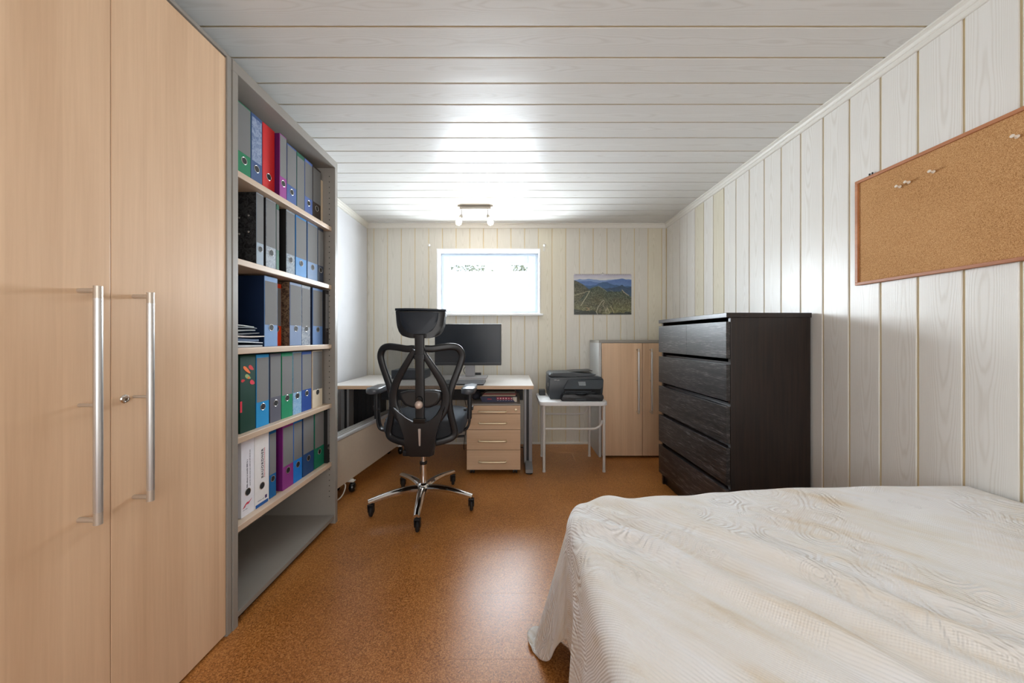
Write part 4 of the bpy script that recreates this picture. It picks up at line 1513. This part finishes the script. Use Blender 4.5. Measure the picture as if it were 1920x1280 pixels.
# ------------------------------------------------------------ convector heater on castors
HA = -0.110
ht = thing('convector_heater', 'long low cream convector heater on black castors along the left wall', 'heater', (-1.150, 2.43, 0), HA)
m_heat = plain('heater_cream', (216, 202, 184), 0.42, namt=0.02)
m_heatg = plain('heater_grey_top', (196, 198, 202), 0.45, namt=0.02)
y0, y1 = -0.27, 0.90
bm = BM(); box(bm, -0.085, 0.0, y0, y1, 0.085, 0.405, 0.006)
lobj('body', bm, m_heat, ht)
bm = BM(); box(bm, -0.090, 0.006, y0 - 0.004, y1 + 0.004, 0.4055, 0.428, 0.005)
tg = lobj('top_cover', bm, m_heatg, ht)
bm = BM()
for i in range(3):
    box(bm, -0.075 + 0.024 * i, -0.062 + 0.024 * i, y0 + 0.02, y1 - 0.02, 0.4282, 0.430)
lobj('vent_bar', bm, m_grey, tg)
for yy in (0.0, 0.79):
    bm = BM(); box(bm, -0.125, 0.030, yy - 0.018, yy + 0.018, 0.074, 0.0845, 0.003); cyl(bm, (0.012, yy, 0.0845), (0.012, yy, 0.094), 0.010, seg=12)
    br = lobj('foot_bracket', bm, m_white, ht)
    for xx in (0.014, -0.105):
        bm = BM()
        lathe(bm, [(0, -0.020), (0.020, -0.020), (0.031, -0.013), (0.035, -0.003), (0.035, 0.003), (0.031, 0.013), (0.020, 0.020), (0, 0.020)], (xx, yy, 0.0352), (1, 0.25, 0), 24)
        lobj('castor', bm, m_blackgloss, br, smooth=35)
bm = BM(); sweep(bm, catmull([(-0.02, -0.055, 0.088), (0.0, -0.06, 0.070), (0.006, -0.09, 0.035), (-0.002, -0.13, 0.010), (-0.03, -0.20, 0.005), (-0.10, -0.26, 0.005)], 6), circ(0.004, 8))
lobj('cord', bm, m_white, ht, smooth=True)
# ------------------------------------------------------------ office chair, seen from behind
CXC, CYC = -0.580, 2.235
oc = thing('office_chair', 'black mesh office chair with headrest and chrome five-star base seen from behind', 'office chair', (CXC, CYC, 0))
YBK = 1.985      # plane of the back frame
SC = 640 / YBK


def bp(px, py, dy=0.0):
    """a point of the chair back (its own plane), measured from the photograph at that plane's scale"""
    return Vector(((px - 960) / SC, YBK + dy, 1.10 - (py - 632) / SC))


m_frame = plain('chair_black_nylon', (21, 22, 25), 0.40, namt=0.05)
m_panel = plain('chair_soft_black', (20, 30, 42), 0.5, namt=0.05)
m_seat = plain('seat_grey_fabric', (52, 60, 70), 0.85, nscale=500, namt=0.12, bstr=0.2)
t = NT('chair_mesh_weave')
co = t.objco()
sx = t.n('SeparateXYZ', {0: co})
f1 = t.math('ABSOLUTE', t.math('SINE', t.math('MULTIPLY', sx.outputs[0], 1200.0)))
f2 = t.math('ABSOLUTE', t.math('SINE', t.math('MULTIPLY', sx.outputs[2], 1200.0)))
fm = t.math('GREATER_THAN', t.math('MAXIMUM', f1, f2), 0.80)
t.set(t.p.inputs['Base Color'], lin((30, 33, 38)))
t.set(t.p.inputs['Roughness'], 0.7)
t.set(t.p.inputs['Alpha'], fm)
m_mesh = t.m

XM = (787.0)     # mirror line in the photograph
outer_l = [(776, 653), (762, 653.5), (746, 651), (727, 649.5), (715, 654), (709.5, 667), (713, 684), (720, 703), (727, 722), (732, 740), (733.5, 758), (730.5, 780), (725.5, 802), (724, 814), (728, 823), (744, 829), (770, 834)]


def depth_y(px, py):
    """the back wraps gently: its sides come forward (towards the seat), the top leans back"""
    return 0.05 * ((px - XM) / 80.0) ** 2 - 0.015 * (740 - py) / 90.0


def back_pts(pts, mirror=False, dy=0.0):
    out = []
    for px, py in pts:
        x = 2 * XM - px if mirror else px
        out.append(bp(x, py, depth_y(x, py) + dy))
    return out


for mir in (False, True):
    P = catmull(back_pts(outer_l, mir), 5)
    n = len(P)
    sc = [(1.0, 1.0)] * n
    bm = BM(); sweep(bm, P, rrect(0.040, 0.026, 0.011, 3), up=(0, 1, 0))
    obj('back_frame', bm, m_frame, oc, smooth=50)
# lyre-shaped inner brace
lyre = [(781, 655), (775, 665), (765, 681), (755, 697), (746, 713), (739.5, 730), (737.5, 746), (740, 763), (747, 777), (757, 789), (768, 800)]
for mir in (False, True):
    P = catmull(back_pts(lyre, mir, -0.022), 5)
    n = len(P)
    sc = [(0.75 + 0.45 * min(1, i / (n * 0.6)), 1) for i in range(n)]
    bm = BM(); sweep(bm, P, rrect(0.042, 0.024, 0.009, 3), up=(0, 1, 0), scale=sc)
    obj('back_brace', bm, m_frame, oc, smooth=50)
# lower plate with the metal strip
outl = [(739.5, 760), (748, 770), (760, 781), (772, 787), (787, 792), (802, 787), (814, 781), (826, 770), (834.5, 760), (829, 778), (820, 798), (816, 815), (814, 835), (812, 848), (805, 851.5), (769, 851.5), (762, 848), (760, 835), (758, 815), (754, 798), (745, 778)]
outl = [(px + (4 if py > 780 else 2), py) for px, py in outl]
bm = BM()
pts2 = [((px - 960) / SC, 1.10 - (py - 632) / SC) for px, py in outl]
prism(bm, pts2, 'xz', YBK - 0.046, YBK - 0.018, 0.005)
pl = obj('lower_plate', bm, m_frame, oc, smooth=40)
bm = BM(); a, b = bp(790.5, 799.5), bp(791, 831)
prism(bm, roundpoly([(a.x - 0.0075, a.z), (a.x + 0.0075, a.z), (b.x + 0.0045, b.z), (b.x - 0.0045, b.z)], 0.004, 3), 'xz', YBK - 0.0495, YBK - 0.0462, 0.0008)
obj('metal_strip', bm, m_alu, pl)
# mesh panel filling the frame
bm = BM()
inner = [(776, 655), (746, 653), (727, 652), (714, 657), (711.5, 668), (715, 684), (729, 722), (734, 740), (735, 758), (732, 780), (727, 802), (727, 812), (731, 820), (744, 827), (770, 831)]
rows_ = []
for k in range(25):
    py = 654 + (829 - 654) * k / 24
    ys = [p[1] for p in inner]
    # left border at this height
    best = 787
    for (xa, ya), (xb, yb) in zip(inner[:-1], inner[1:]):
        if min(ya, yb) <= py <= max(ya, yb):
            xx = xa + (xb - xa) * ((py - ya) / (yb - ya) if abs(yb - ya) > 1e-6 else 0.5)
            best = min(best, xx)
    row = []
    for i in range(17):
        px = best + (2 * XM - 2 * best) * i / 16
        row.append(bm.verts.new(bp(px, py, depth_y(px, py) + 0.006)))
    rows_.append(row)
for ra, rb in zip(rows_[:-1], rows_[1:]):
    for i in range(16):
        bm.faces.new((ra[i], ra[i + 1], rb[i + 1], rb[i]))
obj('mesh_back', bm, m_mesh, oc, smooth='all')
# spine with headrest post
bm = BM()
a = bp(790.5, 628, -0.045); b = bp(790.5, 664, -0.040); c = bp(790.5, 700, -0.036); d = bp(790.5, 792, -0.030)
sweep(bm, [a, b], rrect(0.054, 0.020, 0.006), up=(0, 1, 0))
sweep(bm, [b, bp(790.5, 672, -0.040)], rrect(0.064, 0.030, 0.006), up=(0, 1, 0))
sweep(bm, [bp(790.5, 672, -0.038), c, d], rrect(0.052, 0.022, 0.006), up=(0, 1, 0))
obj('spine', bm, m_frame, oc, smooth=40)
bm = BM()
for px in (777, 803):
    q = bp(px, 650.5, -0.006)
    lathe(bm, [(0, -0.020), (0.010, -0.018), (0.012, 0.0), (0.010, 0.010), (0, 0.012)], q, (0, -1, 0), 14)
obj('clamp', bm, m_blackgloss, oc, smooth=True)
bm = BM(); q = bp(790.5, 785, -0.045); box(bm, q.x - 0.036, q.x + 0.036, q.y - 0.010, q.y + 0.016, q.z - 0.014, q.z + 0.014, 0.005)
obj('spine_socket', bm, m_blackgloss, oc)
# lumbar support and its knob
lum = [(752, 735), (765, 731.5), (790, 730.5), (815, 730), (826, 732), (829, 737), (827, 748), (821, 757), (808, 762.5), (790, 764.5), (774, 763), (761, 758), (754, 749), (751, 741)]
bm = BM()
lp_ = [((px - 960) / SC, 1.10 - (py - 632) / SC) for px, py in lum]
prism(bm, lp_, 'xz', YBK - 0.026, YBK + 0.010, 0.008)
lm = obj('lumbar_pad', bm, m_frame, oc, smooth=50)
cxl, czl = sum(p[0] for p in lp_) / len(lp_), sum(p[1] for p in lp_) / len(lp_)
bm = BM(); prism(bm, [(cxl + (x - cxl) * 0.86, czl + (zz_ - czl) * 0.78) for x, zz_ in lp_], 'xz', YBK - 0.0285, YBK - 0.0262, 0.001)
obj('lumbar_inset', bm, plain('lumbar_brown_black', (38, 35, 34), 0.55), lm)
q = bp(790.5, 755, -0.052)
bm = BM(); lathe(bm, [(0, 0.030), (0.012, 0.028), (0.021, 0.018), (0.023, 0.008), (0.021, -0.004), (0.014, -0.012), (0, -0.012)], q, (0, -1, 0), 24)
obj('knob', bm, plain('pale_knob', (206, 188, 176), 0.35, 0.3), lm, smooth=True)
bm = BM(); q2 = bp(790.5, 746, -0.046); lathe(bm, [(0, 0.012), (0.016, 0.010), (0.020, 0), (0.020, -0.012), (0, -0.012)], q2, (0, -1, 0), 20)
obj('knob_mount', bm, m_blackgloss, lm, smooth=40)

# headrest: cushion, shell ring, inset panel
hr = [(739.5, 580), (836, 580), (834, 600), (829, 622), (822, 629), (806, 634), (772, 634), (757, 630), (748, 626), (743, 604)]
HY = -0.020


def hdep(px):
    return 0.035 * ((px - 788) / 48.0) ** 2


def curved_prism(poly, ya, yb, bev, bend=True, nsub=1):
    """prism in the photo plane whose sides wrap forward"""
    bm = BM()
    pts = [((px - 960) / SC, 1.10 - (py - 632) / SC) for px, py in poly]
    prism(bm, pts, 'xz', YBK + ya, YBK + yb, bev)
    bmesh.ops.triangulate(bm, faces=[f for f in bm.faces if len(f.verts) > 4])
    for it in range(2):
        es = [e for e in bm.edges if abs(e.verts[0].co.x - e.verts[1].co.x) > 0.03]
        if es:
            bmesh.ops.subdivide_edges(bm, edges=es, cuts=1)
    for vtx in bm.verts:
        px = 960 + vtx.co.x * SC
        vtx.co.y += hdep(px)
    return bm


bm = curved_prism([(740, 577.5), (835.5, 579.5), (835.5, 583), (740, 582)], HY - 0.012, HY + 0.070, 0.003)
obj('headrest_cushion', bm, m_panel, oc, smooth=60)
bm = curved_prism(roundpoly([(741, 583), (835, 583.5), (831, 612), (824, 628), (805, 634), (772, 634), (752, 628), (745, 612)], [1, 1, 6, 6, 6, 6, 6, 6], 3), HY - 0.016, HY + 0.050, 0.006)
hs = obj('headrest_shell', bm, m_frame, oc, smooth=60)
bm = curved_prism(roundpoly([(751, 586), (824, 586), (821, 606), (813, 620), (800, 626.5), (776, 626.5), (763, 620), (754, 606)], [2, 2, 6, 6, 6, 6, 6, 6], 3), HY - 0.0215, HY - 0.0165, 0.002)
obj('headrest_inset', bm, m_panel, hs, smooth=60)
bm = BM(); q = bp(790.5, 630, -0.034); box(bm, q.x - 0.036, q.x + 0.036, q.y - 0.010, q.y + 0.014, q.z - 0.010, q.z + 0.014, 0.005)
obj('headrest_joint', bm, m_blackgloss, hs)

# seat
SX = CXC + 0.030
bm = BM()
out = roundpoly([(SX - 0.242, 2.04), (SX + 0.242, 2.04), (SX + 0.235, 2.52), (SX - 0.235, 2.52)], 0.09, 5)
prism(bm, out, 'xy', 0.500, 0.598, 0.030)
bmesh.ops.bevel(bm, geom=[e for e in bm.edges if e.calc_face_angle(0) > 0.5], offset=0.006, segments=1, affect='EDGES')
obj('seat', bm, m_seat, oc, smooth=60)
bm = BM(); prism(bm, roundpoly([(SX - 0.215, 2.06), (SX + 0.215, 2.06), (SX + 0.205, 2.49), (SX - 0.205, 2.49)], 0.07, 4), 'xy', 0.478, 0.4995, 0.006)
obj('seat_pan', bm, m_black, oc, smooth=40)
bm = BM(); box(bm, CXC - 0.085, CXC + 0.085, 2.09, 2.36, 0.405, 0.4775, 0.012)
box(bm, CXC - 0.050, CXC + 0.055, 1.958, 2.10, 0.415, 0.450, 0.008)
obj('mechanism', bm, m_black, oc, smooth=40)
bm = BM(); sweep(bm, catmull([(CXC + 0.08, 2.22, 0.448), (CXC + 0.16, 2.215, 0.450), (CXC + 0.20, 2.21, 0.456), (CXC + 0.275, 2.205, 0.462)], 4), rrect(0.022, 0.012, 0.005), up=(0, 0, 1), scale=None)
obj('lever', bm, m_black, oc, smooth=50)

# armrests
for s in (-1, 1):
    ax = CXC + 0.300 * s
    bm = BM()
    out = roundpoly([(ax - 0.042, 2.13), (ax + 0.042, 2.13), (ax + 0.040, 2.38), (ax - 0.040, 2.38)], 0.035, 5)
    prism(bm, out, 'xy', 0.742, 0.778, 0.012)
    pad = obj('arm_pad', bm, plain('arm_pad_grey', (74, 78, 84), 0.30, namt=0.03), oc, smooth=60)
    bm = BM(); sweep(bm, [(ax + 0.004 * s, 2.235, 0.7415), (ax + 0.002 * s, 2.235, 0.57)], rrect(0.028, 0.046, 0.010), up=(0, 1, 0))
    ap = obj('arm_post', bm, m_frame, oc, smooth=40)
    bm = BM(); sweep(bm, catmull([(ax + 0.003 * s, 2.25, 0.62), (ax + 0.001 * s, 2.25, 0.56), (ax - 0.008 * s, 2.25, 0.515), (ax - 0.028 * s, 2.25, 0.494), (ax - 0.07 * s, 2.25, 0.488), (ax - 0.11 * s, 2.25, 0.487)], 5), rrect(0.014, 0.052, 0.005), up=(0, 1, 0))
    obj('arm_bracket', bm, m_frame, oc, smooth=50)
    bm = BM(); box(bm, ax + 0.020 * s - 0.006, ax + 0.020 * s + 0.006, 2.22, 2.25, 0.625, 0.65, 0.002); cyl(bm, (ax - 0.012 * s, 2.2, 0.635), (ax - 0.030 * s, 2.2, 0.635), 0.009, seg=12)
    obj('arm_button', bm, m_black, ap, smooth=40)

# gas lift and five-star base
bm = BM(); cyl(bm, (CXC, CYC, 0.286), (CXC, CYC, 0.4045), 0.0135, seg=20)
obj('piston', bm, m_chrome, oc, smooth=40)
bm = BM(); lathe(bm, [(0.023, 0.272), (0.0245, 0.276), (0.0245, 0.286), (0.0140, 0.288)], (CXC, CYC, 0), seg=20)
obj('lift_collar', bm, m_black, oc, smooth=40)
bm = BM(); lathe(bm, [(0.024, 0.10), (0.024, 0.145), (0.0235, 0.2718)], (CXC, CYC, 0), seg=24)
obj('lift_tube', bm, m_chrome, oc, smooth=40)
bm = BM(); lathe(bm, [(0.030, 0.085), (0.046, 0.088), (0.050, 0.11), (0.042, 0.142), (0.030, 0.152), (0.0245, 0.154)], (CXC, CYC, 0), seg=28)
obj('base_hub', bm, m_chrome, oc, smooth=60)
cast = [(-0.538, 1.925), (-0.868, 2.09), (-0.262, 2.165), (-0.800, 2.49), (-0.436, 2.56)]
base_ang = [math.atan2(y - CYC, x - CXC) for x, y in cast]
for (x, y), a0 in zip(cast, base_ang):
    a = a0
    d = Vector((math.cos(a), math.sin(a), 0))
    R = max(0.300, min(0.335, math.hypot(x - CXC, y - CYC)))
    C0 = Vector((CXC, CYC, 0))
    P = catmull([C0 + d * 0.030 + Vector((0, 0, 0.122)), C0 + d * 0.10 + Vector((0, 0, 0.128)), C0 + d * 0.18 + Vector((0, 0, 0.124)), C0 + d * 0.26 + Vector((0, 0, 0.112)), C0 + d * (R + 0.012) + Vector((0, 0, 0.097))], 5)
    n = len(P)
    sc = [(1.0 - 0.38 * i / n, 1.0 - 0.35 * i / n) for i in range(n)]
    bm = BM(); sweep(bm, P, [(-0.026, -0.016), (-0.028, 0.0), (-0.018, 0.013), (-0.007, 0.017), (0.007, 0.017), (0.018, 0.013), (0.028, 0.0), (0.026, -0.016)], up=(0, 0, 1), scale=sc)
    lg = obj('base_leg', bm, m_chrome, oc, smooth=35)
    c = C0 + d * R
    # castor: single narrow wheel in a fork
    bm = BM()
    lathe(bm, [(0, -0.011), (0.026, -0.011), (0.032, -0.007), (0.035, 0.0), (0.032, 0.007), (0.026, 0.011), (0, 0.011)], (c.x + 0.004, c.y + 0.006, 0.0351), (1, 0.15, 0), 26)
    wh = obj('castor_wheel', bm, m_rubber, lg, smooth=35)
    bm = BM()
    cyl(bm, (c.x, c.y, 0.076), (c.x, c.y, 0.0905), 0.012, seg=14)
    for sx_ in (-1, 1):
        prism(bm, [(c.y - 0.014, 0.078), (c.y + 0.014, 0.078), (c.y + 0.016, 0.030), (c.y + 0.004, 0.024), (c.y - 0.006, 0.030)], 'yz', c.x + 0.004 + sx_ * 0.0155 - 0.002, c.x + 0.004 + sx_ * 0.0155 + 0.002, 0.0005)
    box(bm, c.x - 0.0135, c.x + 0.0215, c.y - 0.014, c.y + 0.014, 0.0715, 0.079, 0.002)
    obj('castor_fork', bm, m_black, lg)
# ------------------------------------------------------------ bed and bedspread
bd = thing('bed', 'bed with a mattress, hidden under the white bedspread at the right', 'bed', (0.90, 0.15, 0))
bm = BM(); box(bm, 0.225, 1.555, -0.86, 1.145, 0.33, 0.515, 0.04, 3)
obj('mattress', bm, plain('mattress_white', (220, 216, 208), 0.9), bd, smooth=60)
bm = BM(); box(bm, 0.235, 1.555, -0.86, 1.135, 0.22, 0.328, 0.004)
obj('frame', bm, m_beech_h, bd)
for x in (0.29, 1.50):
    for y in (-0.80, 1.08):
        bm = BM(); box(bm, x - 0.025, x + 0.025, y - 0.025, y + 0.025, 0, 0.219, 0.002)
        obj('leg', bm, m_beech, bd)

xl, yf, RC = 0.212, 1.165, 0.13
step = 0.0115
HANG = 0.505
step = 0.009
A_ = np.arange(-HANG, 1.366, step)
B_ = np.arange(-2.02, HANG, step)     # offset from the far edge, negative towards the camera
ca, cb = np.meshgrid(A_, B_)
X, Y = xl + ca, yf + cb
cx, cy = xl + RC, yf - RC
qx, qy = cx - X, Y - cy
ln = np.hypot(np.maximum(qx, 0), np.maximum(qy, 0))
d = ln + np.minimum(np.maximum(qx, qy), 0) - RC
both = (qx > 0) & (qy > 0)
nxn = np.where(both, -qx / np.maximum(ln, 1e-6), np.where(qx > qy, -1.0, 0.0))
nyn = np.where(both, qy / np.maximum(ln, 1e-6), np.where(qx > qy, 0.0, 1.0))
px_, py_ = X - nxn * d, Y - nyn * d


def sm(a, b, t):
    t = np.clip((t - a) / (b - a), 0, 1)
    return t * t * (3 - 2 * t)


def topz(x, y):
    z = 0.560 + 0.030 * sm(0.2, 1.45, x)
    z = z - 0.012 * sm(0.9, 1.2, y) * (1 - sm(0.3, 1.1, x))
    tt = x * 0.75 + y * 0.66
    ss = x * 0.66 - y * 0.75
    wob = 0.020 * np.sin(ss * 7 + 1) + 0.010 * np.sin(ss * 17)
    fold = np.exp(-((tt - 0.93) / 0.17) ** 2) * sm(-0.78, -0.55, ss) * (1 - sm(0.0, 0.55, ss))
    z = z + fold * (0.0110 * np.sin((tt + wob) * 62) + 0.006 * np.sin((tt + wob * 1.5) * 31 + 1))
    fold2 = sm(0.9, 1.15, y) * (1 - sm(0.7, 1.0, x))
    z = z + fold2 * 0.0016 * np.sin((x * 0.35 + y) * 95 + 2 * np.sin(x * 9))
    z = z + 0.002 * np.sin(x * 7.3 + 1) * np.sin(y * 6.1 + .4) + 0.0022 * np.sin(x * 19 + y * 13) * np.sin(y * 17 - x * 5)
    return z


zt = topz(np.where(d > 0, px_, X), np.where(d > 0, py_, Y))
dd = np.maximum(d, 0)
th = np.arctan2(nyn, -nxn)          # 0: left side, pi/2: far side
# the square cloth corner hangs longer than the sides; take most of that back as if the hem were rounded
full = (RC + HANG) / np.maximum(np.maximum(np.abs(np.cos(th)), np.abs(np.sin(th))), 1e-3) - RC
dd = np.where(both, dd * (HANG / full) ** 0.78, dd)
lift = np.where(both, np.exp(-((th - 0.02) / 0.22) ** 2), np.where(qx > qy, np.exp(-((cy - py_) / 0.10) ** 2), 0))
dd = dd * (1 - 0.20 * lift) * (1 + 0.16 * np.exp(-((th - 0.62) / 0.30) ** 2) * both)
rb = 0.045
arc = rb * PI / 2
L_ = np.maximum(dd - arc, 0)
# arc-length like coordinate along the rim, for the folds of the hanging cloth
s = np.where(qx > qy, py_, 2.0)
s = np.where(both, cy + th * 0.25, np.where(qx > qy, py_, cy + 0.25 * PI / 2 + (px_ - cx)))
lobe = np.exp(-((th - 0.62) / 0.34) ** 2) * both
phi = 0.02 + 0.27 * lobe - 0.05 * np.exp(-((th - 0.06) / 0.10) ** 2) * (both | (qx > qy)) * np.exp(-((np.maximum(cy - py_, 0)) / 0.06) ** 2)
side_f = (0.011 * np.sin(s * 44 + 0.5) + 0.009 * np.sin(s * 23 + 1.0)) * sm(0.02, 0.40, L_) * (1 - 0.8 * both)
corner_f = 0.020 * np.sin(th * 9 + 0.6) * sm(0.05, 0.5, L_) * both
h = np.where(dd < arc, rb * np.sin(dd / rb), rb + L_ * np.sin(phi)) + side_f + corner_f
vv = np.where(dd < arc, rb * (1 - np.cos(dd / rb)), rb + L_ * np.cos(phi))
Z = zt - vv
under = np.maximum(0.006 - Z, 0)
h = h + under * 0.9
Z = np.where(Z < 0.006, 0.006 + 0.012 * (0.5 + 0.5 * np.sin(under * 60)) * (under > 0.01), Z)
PX = np.where(d > 0, px_ + nxn * (h - 0.0), X)
PY = np.where(d > 0, py_ + nyn * (h - 0.0), Y)
# keep rim where the top ends
ny_, nx_ = X.shape
co = np.stack([PX, PY, Z], -1).reshape(-1, 3)
idx = np.arange(ny_ * nx_).reshape(ny_, nx_)
quads = np.stack([idx[:-1, :-1], idx[:-1, 1:], idx[1:, 1:], idx[1:, :-1]], -1).reshape(-1, 4)
me = bpy.data.meshes.new('bedspread')
me.from_pydata(co.tolist(), [], quads.tolist())
uvl = me.uv_layers.new(name='cloth')
uvc = np.stack([ca, cb], -1).reshape(-1, 2)[quads.reshape(-1)]
uvl.data.foreach_set('uv', uvc.astype(np.float32).ravel())
me.shade_smooth()

t = NT('white_matelasse')
uvn = t.n('UVMap', uv_map='cloth').outputs[0]
sp = t.n('SeparateXYZ', {0: uvn})
ux, uy = sp.outputs[0], sp.outputs[1]
n1 = t.n('TexNoise', {'Vector': uvn, 'Scale': 7.0, 'Detail': 2.0})
n2 = t.n('TexNoise', {'Vector': uvn, 'Scale': 60.0, 'Detail': 3.0})
warp = t.math('MULTIPLY', t.math('SUBTRACT', n1.outputs[0], 0.5), 6.0)
wa = t.math('SINE', t.math('ADD', t.math('MULTIPLY', uy, 1000.0), warp))
wb_ = t.math('SINE', t.math('ADD', t.math('MULTIPLY', ux, 800.0), warp))
waf = t.math('MULTIPLY', wa, wb_)
rib = t.math('SINE', t.math('ADD', t.math('MULTIPLY', t.math('ADD', ux, t.math('MULTIPLY', uy, 0.8)), 620.0), t.math('MULTIPLY', warp, 4.0)))
vor = t.n('TexVoronoi', {'Vector': uvn, 'Scale': 6.5}, feature='F1')
rings = t.math('SINE', t.math('MULTIPLY', vor.outputs['Distance'], 210.0))
ringm = t.math('MULTIPLY', t.math('LESS_THAN', vor.outputs['Distance'], 0.24), 0.6)
scr = t.n('TexNoise', {'Vector': uvn, 'Scale': 10.0, 'Detail': 0.5})
scm = t.n('MapRange', {0: t.n('TexNoise', {'Vector': uvn, 'Scale': 2.3, 'Detail': 0.0}).outputs[0], 1: 0.50, 2: 0.56}).outputs[0]
scroll = t.math('MULTIPLY', t.math('SINE', t.math('MULTIPLY', scr.outputs[0], 75.0)), t.math('MULTIPLY', scm, 1.1))
msk = t.math('GREATER_THAN', t.n('TexNoise', {'Vector': uvn, 'Scale': 3.2, 'Detail': 1.0}).outputs[0], 0.50)
base_h = t.math('ADD', t.math('MULTIPLY', waf, t.math('SUBTRACT', 1.0, msk)), t.math('MULTIPLY', rib, msk))
hgt = t.math('ADD', t.math('ADD', t.math('MULTIPLY', base_h, 0.40), scroll), t.math('ADD', t.math('MULTIPLY', rings, t.math('MULTIPLY', ringm, 0.5)), t.math('MULTIPLY', n2.outputs[0], 0.6)))
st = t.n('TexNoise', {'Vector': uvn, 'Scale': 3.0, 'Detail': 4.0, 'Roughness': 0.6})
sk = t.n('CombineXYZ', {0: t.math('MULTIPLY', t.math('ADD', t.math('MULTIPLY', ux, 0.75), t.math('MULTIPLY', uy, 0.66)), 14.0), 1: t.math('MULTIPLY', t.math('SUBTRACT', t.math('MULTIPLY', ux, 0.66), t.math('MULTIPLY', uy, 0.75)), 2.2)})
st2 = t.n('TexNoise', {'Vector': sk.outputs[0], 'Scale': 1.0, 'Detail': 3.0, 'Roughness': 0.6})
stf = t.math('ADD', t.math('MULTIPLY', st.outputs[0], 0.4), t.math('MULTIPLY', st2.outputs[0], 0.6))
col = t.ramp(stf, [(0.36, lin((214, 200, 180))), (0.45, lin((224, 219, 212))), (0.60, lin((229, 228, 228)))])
sv = t.n('VectorMath', {0: uvn, 1: (0.405, -0.557, 0)}, operation='DISTANCE').outputs['Value']
col = t.mix(t.n('MapRange', {0: sv, 1: 0.010, 2: 0.004}).outputs[0], col, lin((186, 168, 166)))
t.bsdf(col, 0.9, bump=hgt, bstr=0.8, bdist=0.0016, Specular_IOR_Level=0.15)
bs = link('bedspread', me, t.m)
tag(bs, 'white textured cotton bedspread draped over the bed down to the floor', 'bedspread')
md = bs.modifiers.new('thickness', 'SOLIDIFY')
md.thickness = 0.0025
md.offset = -1
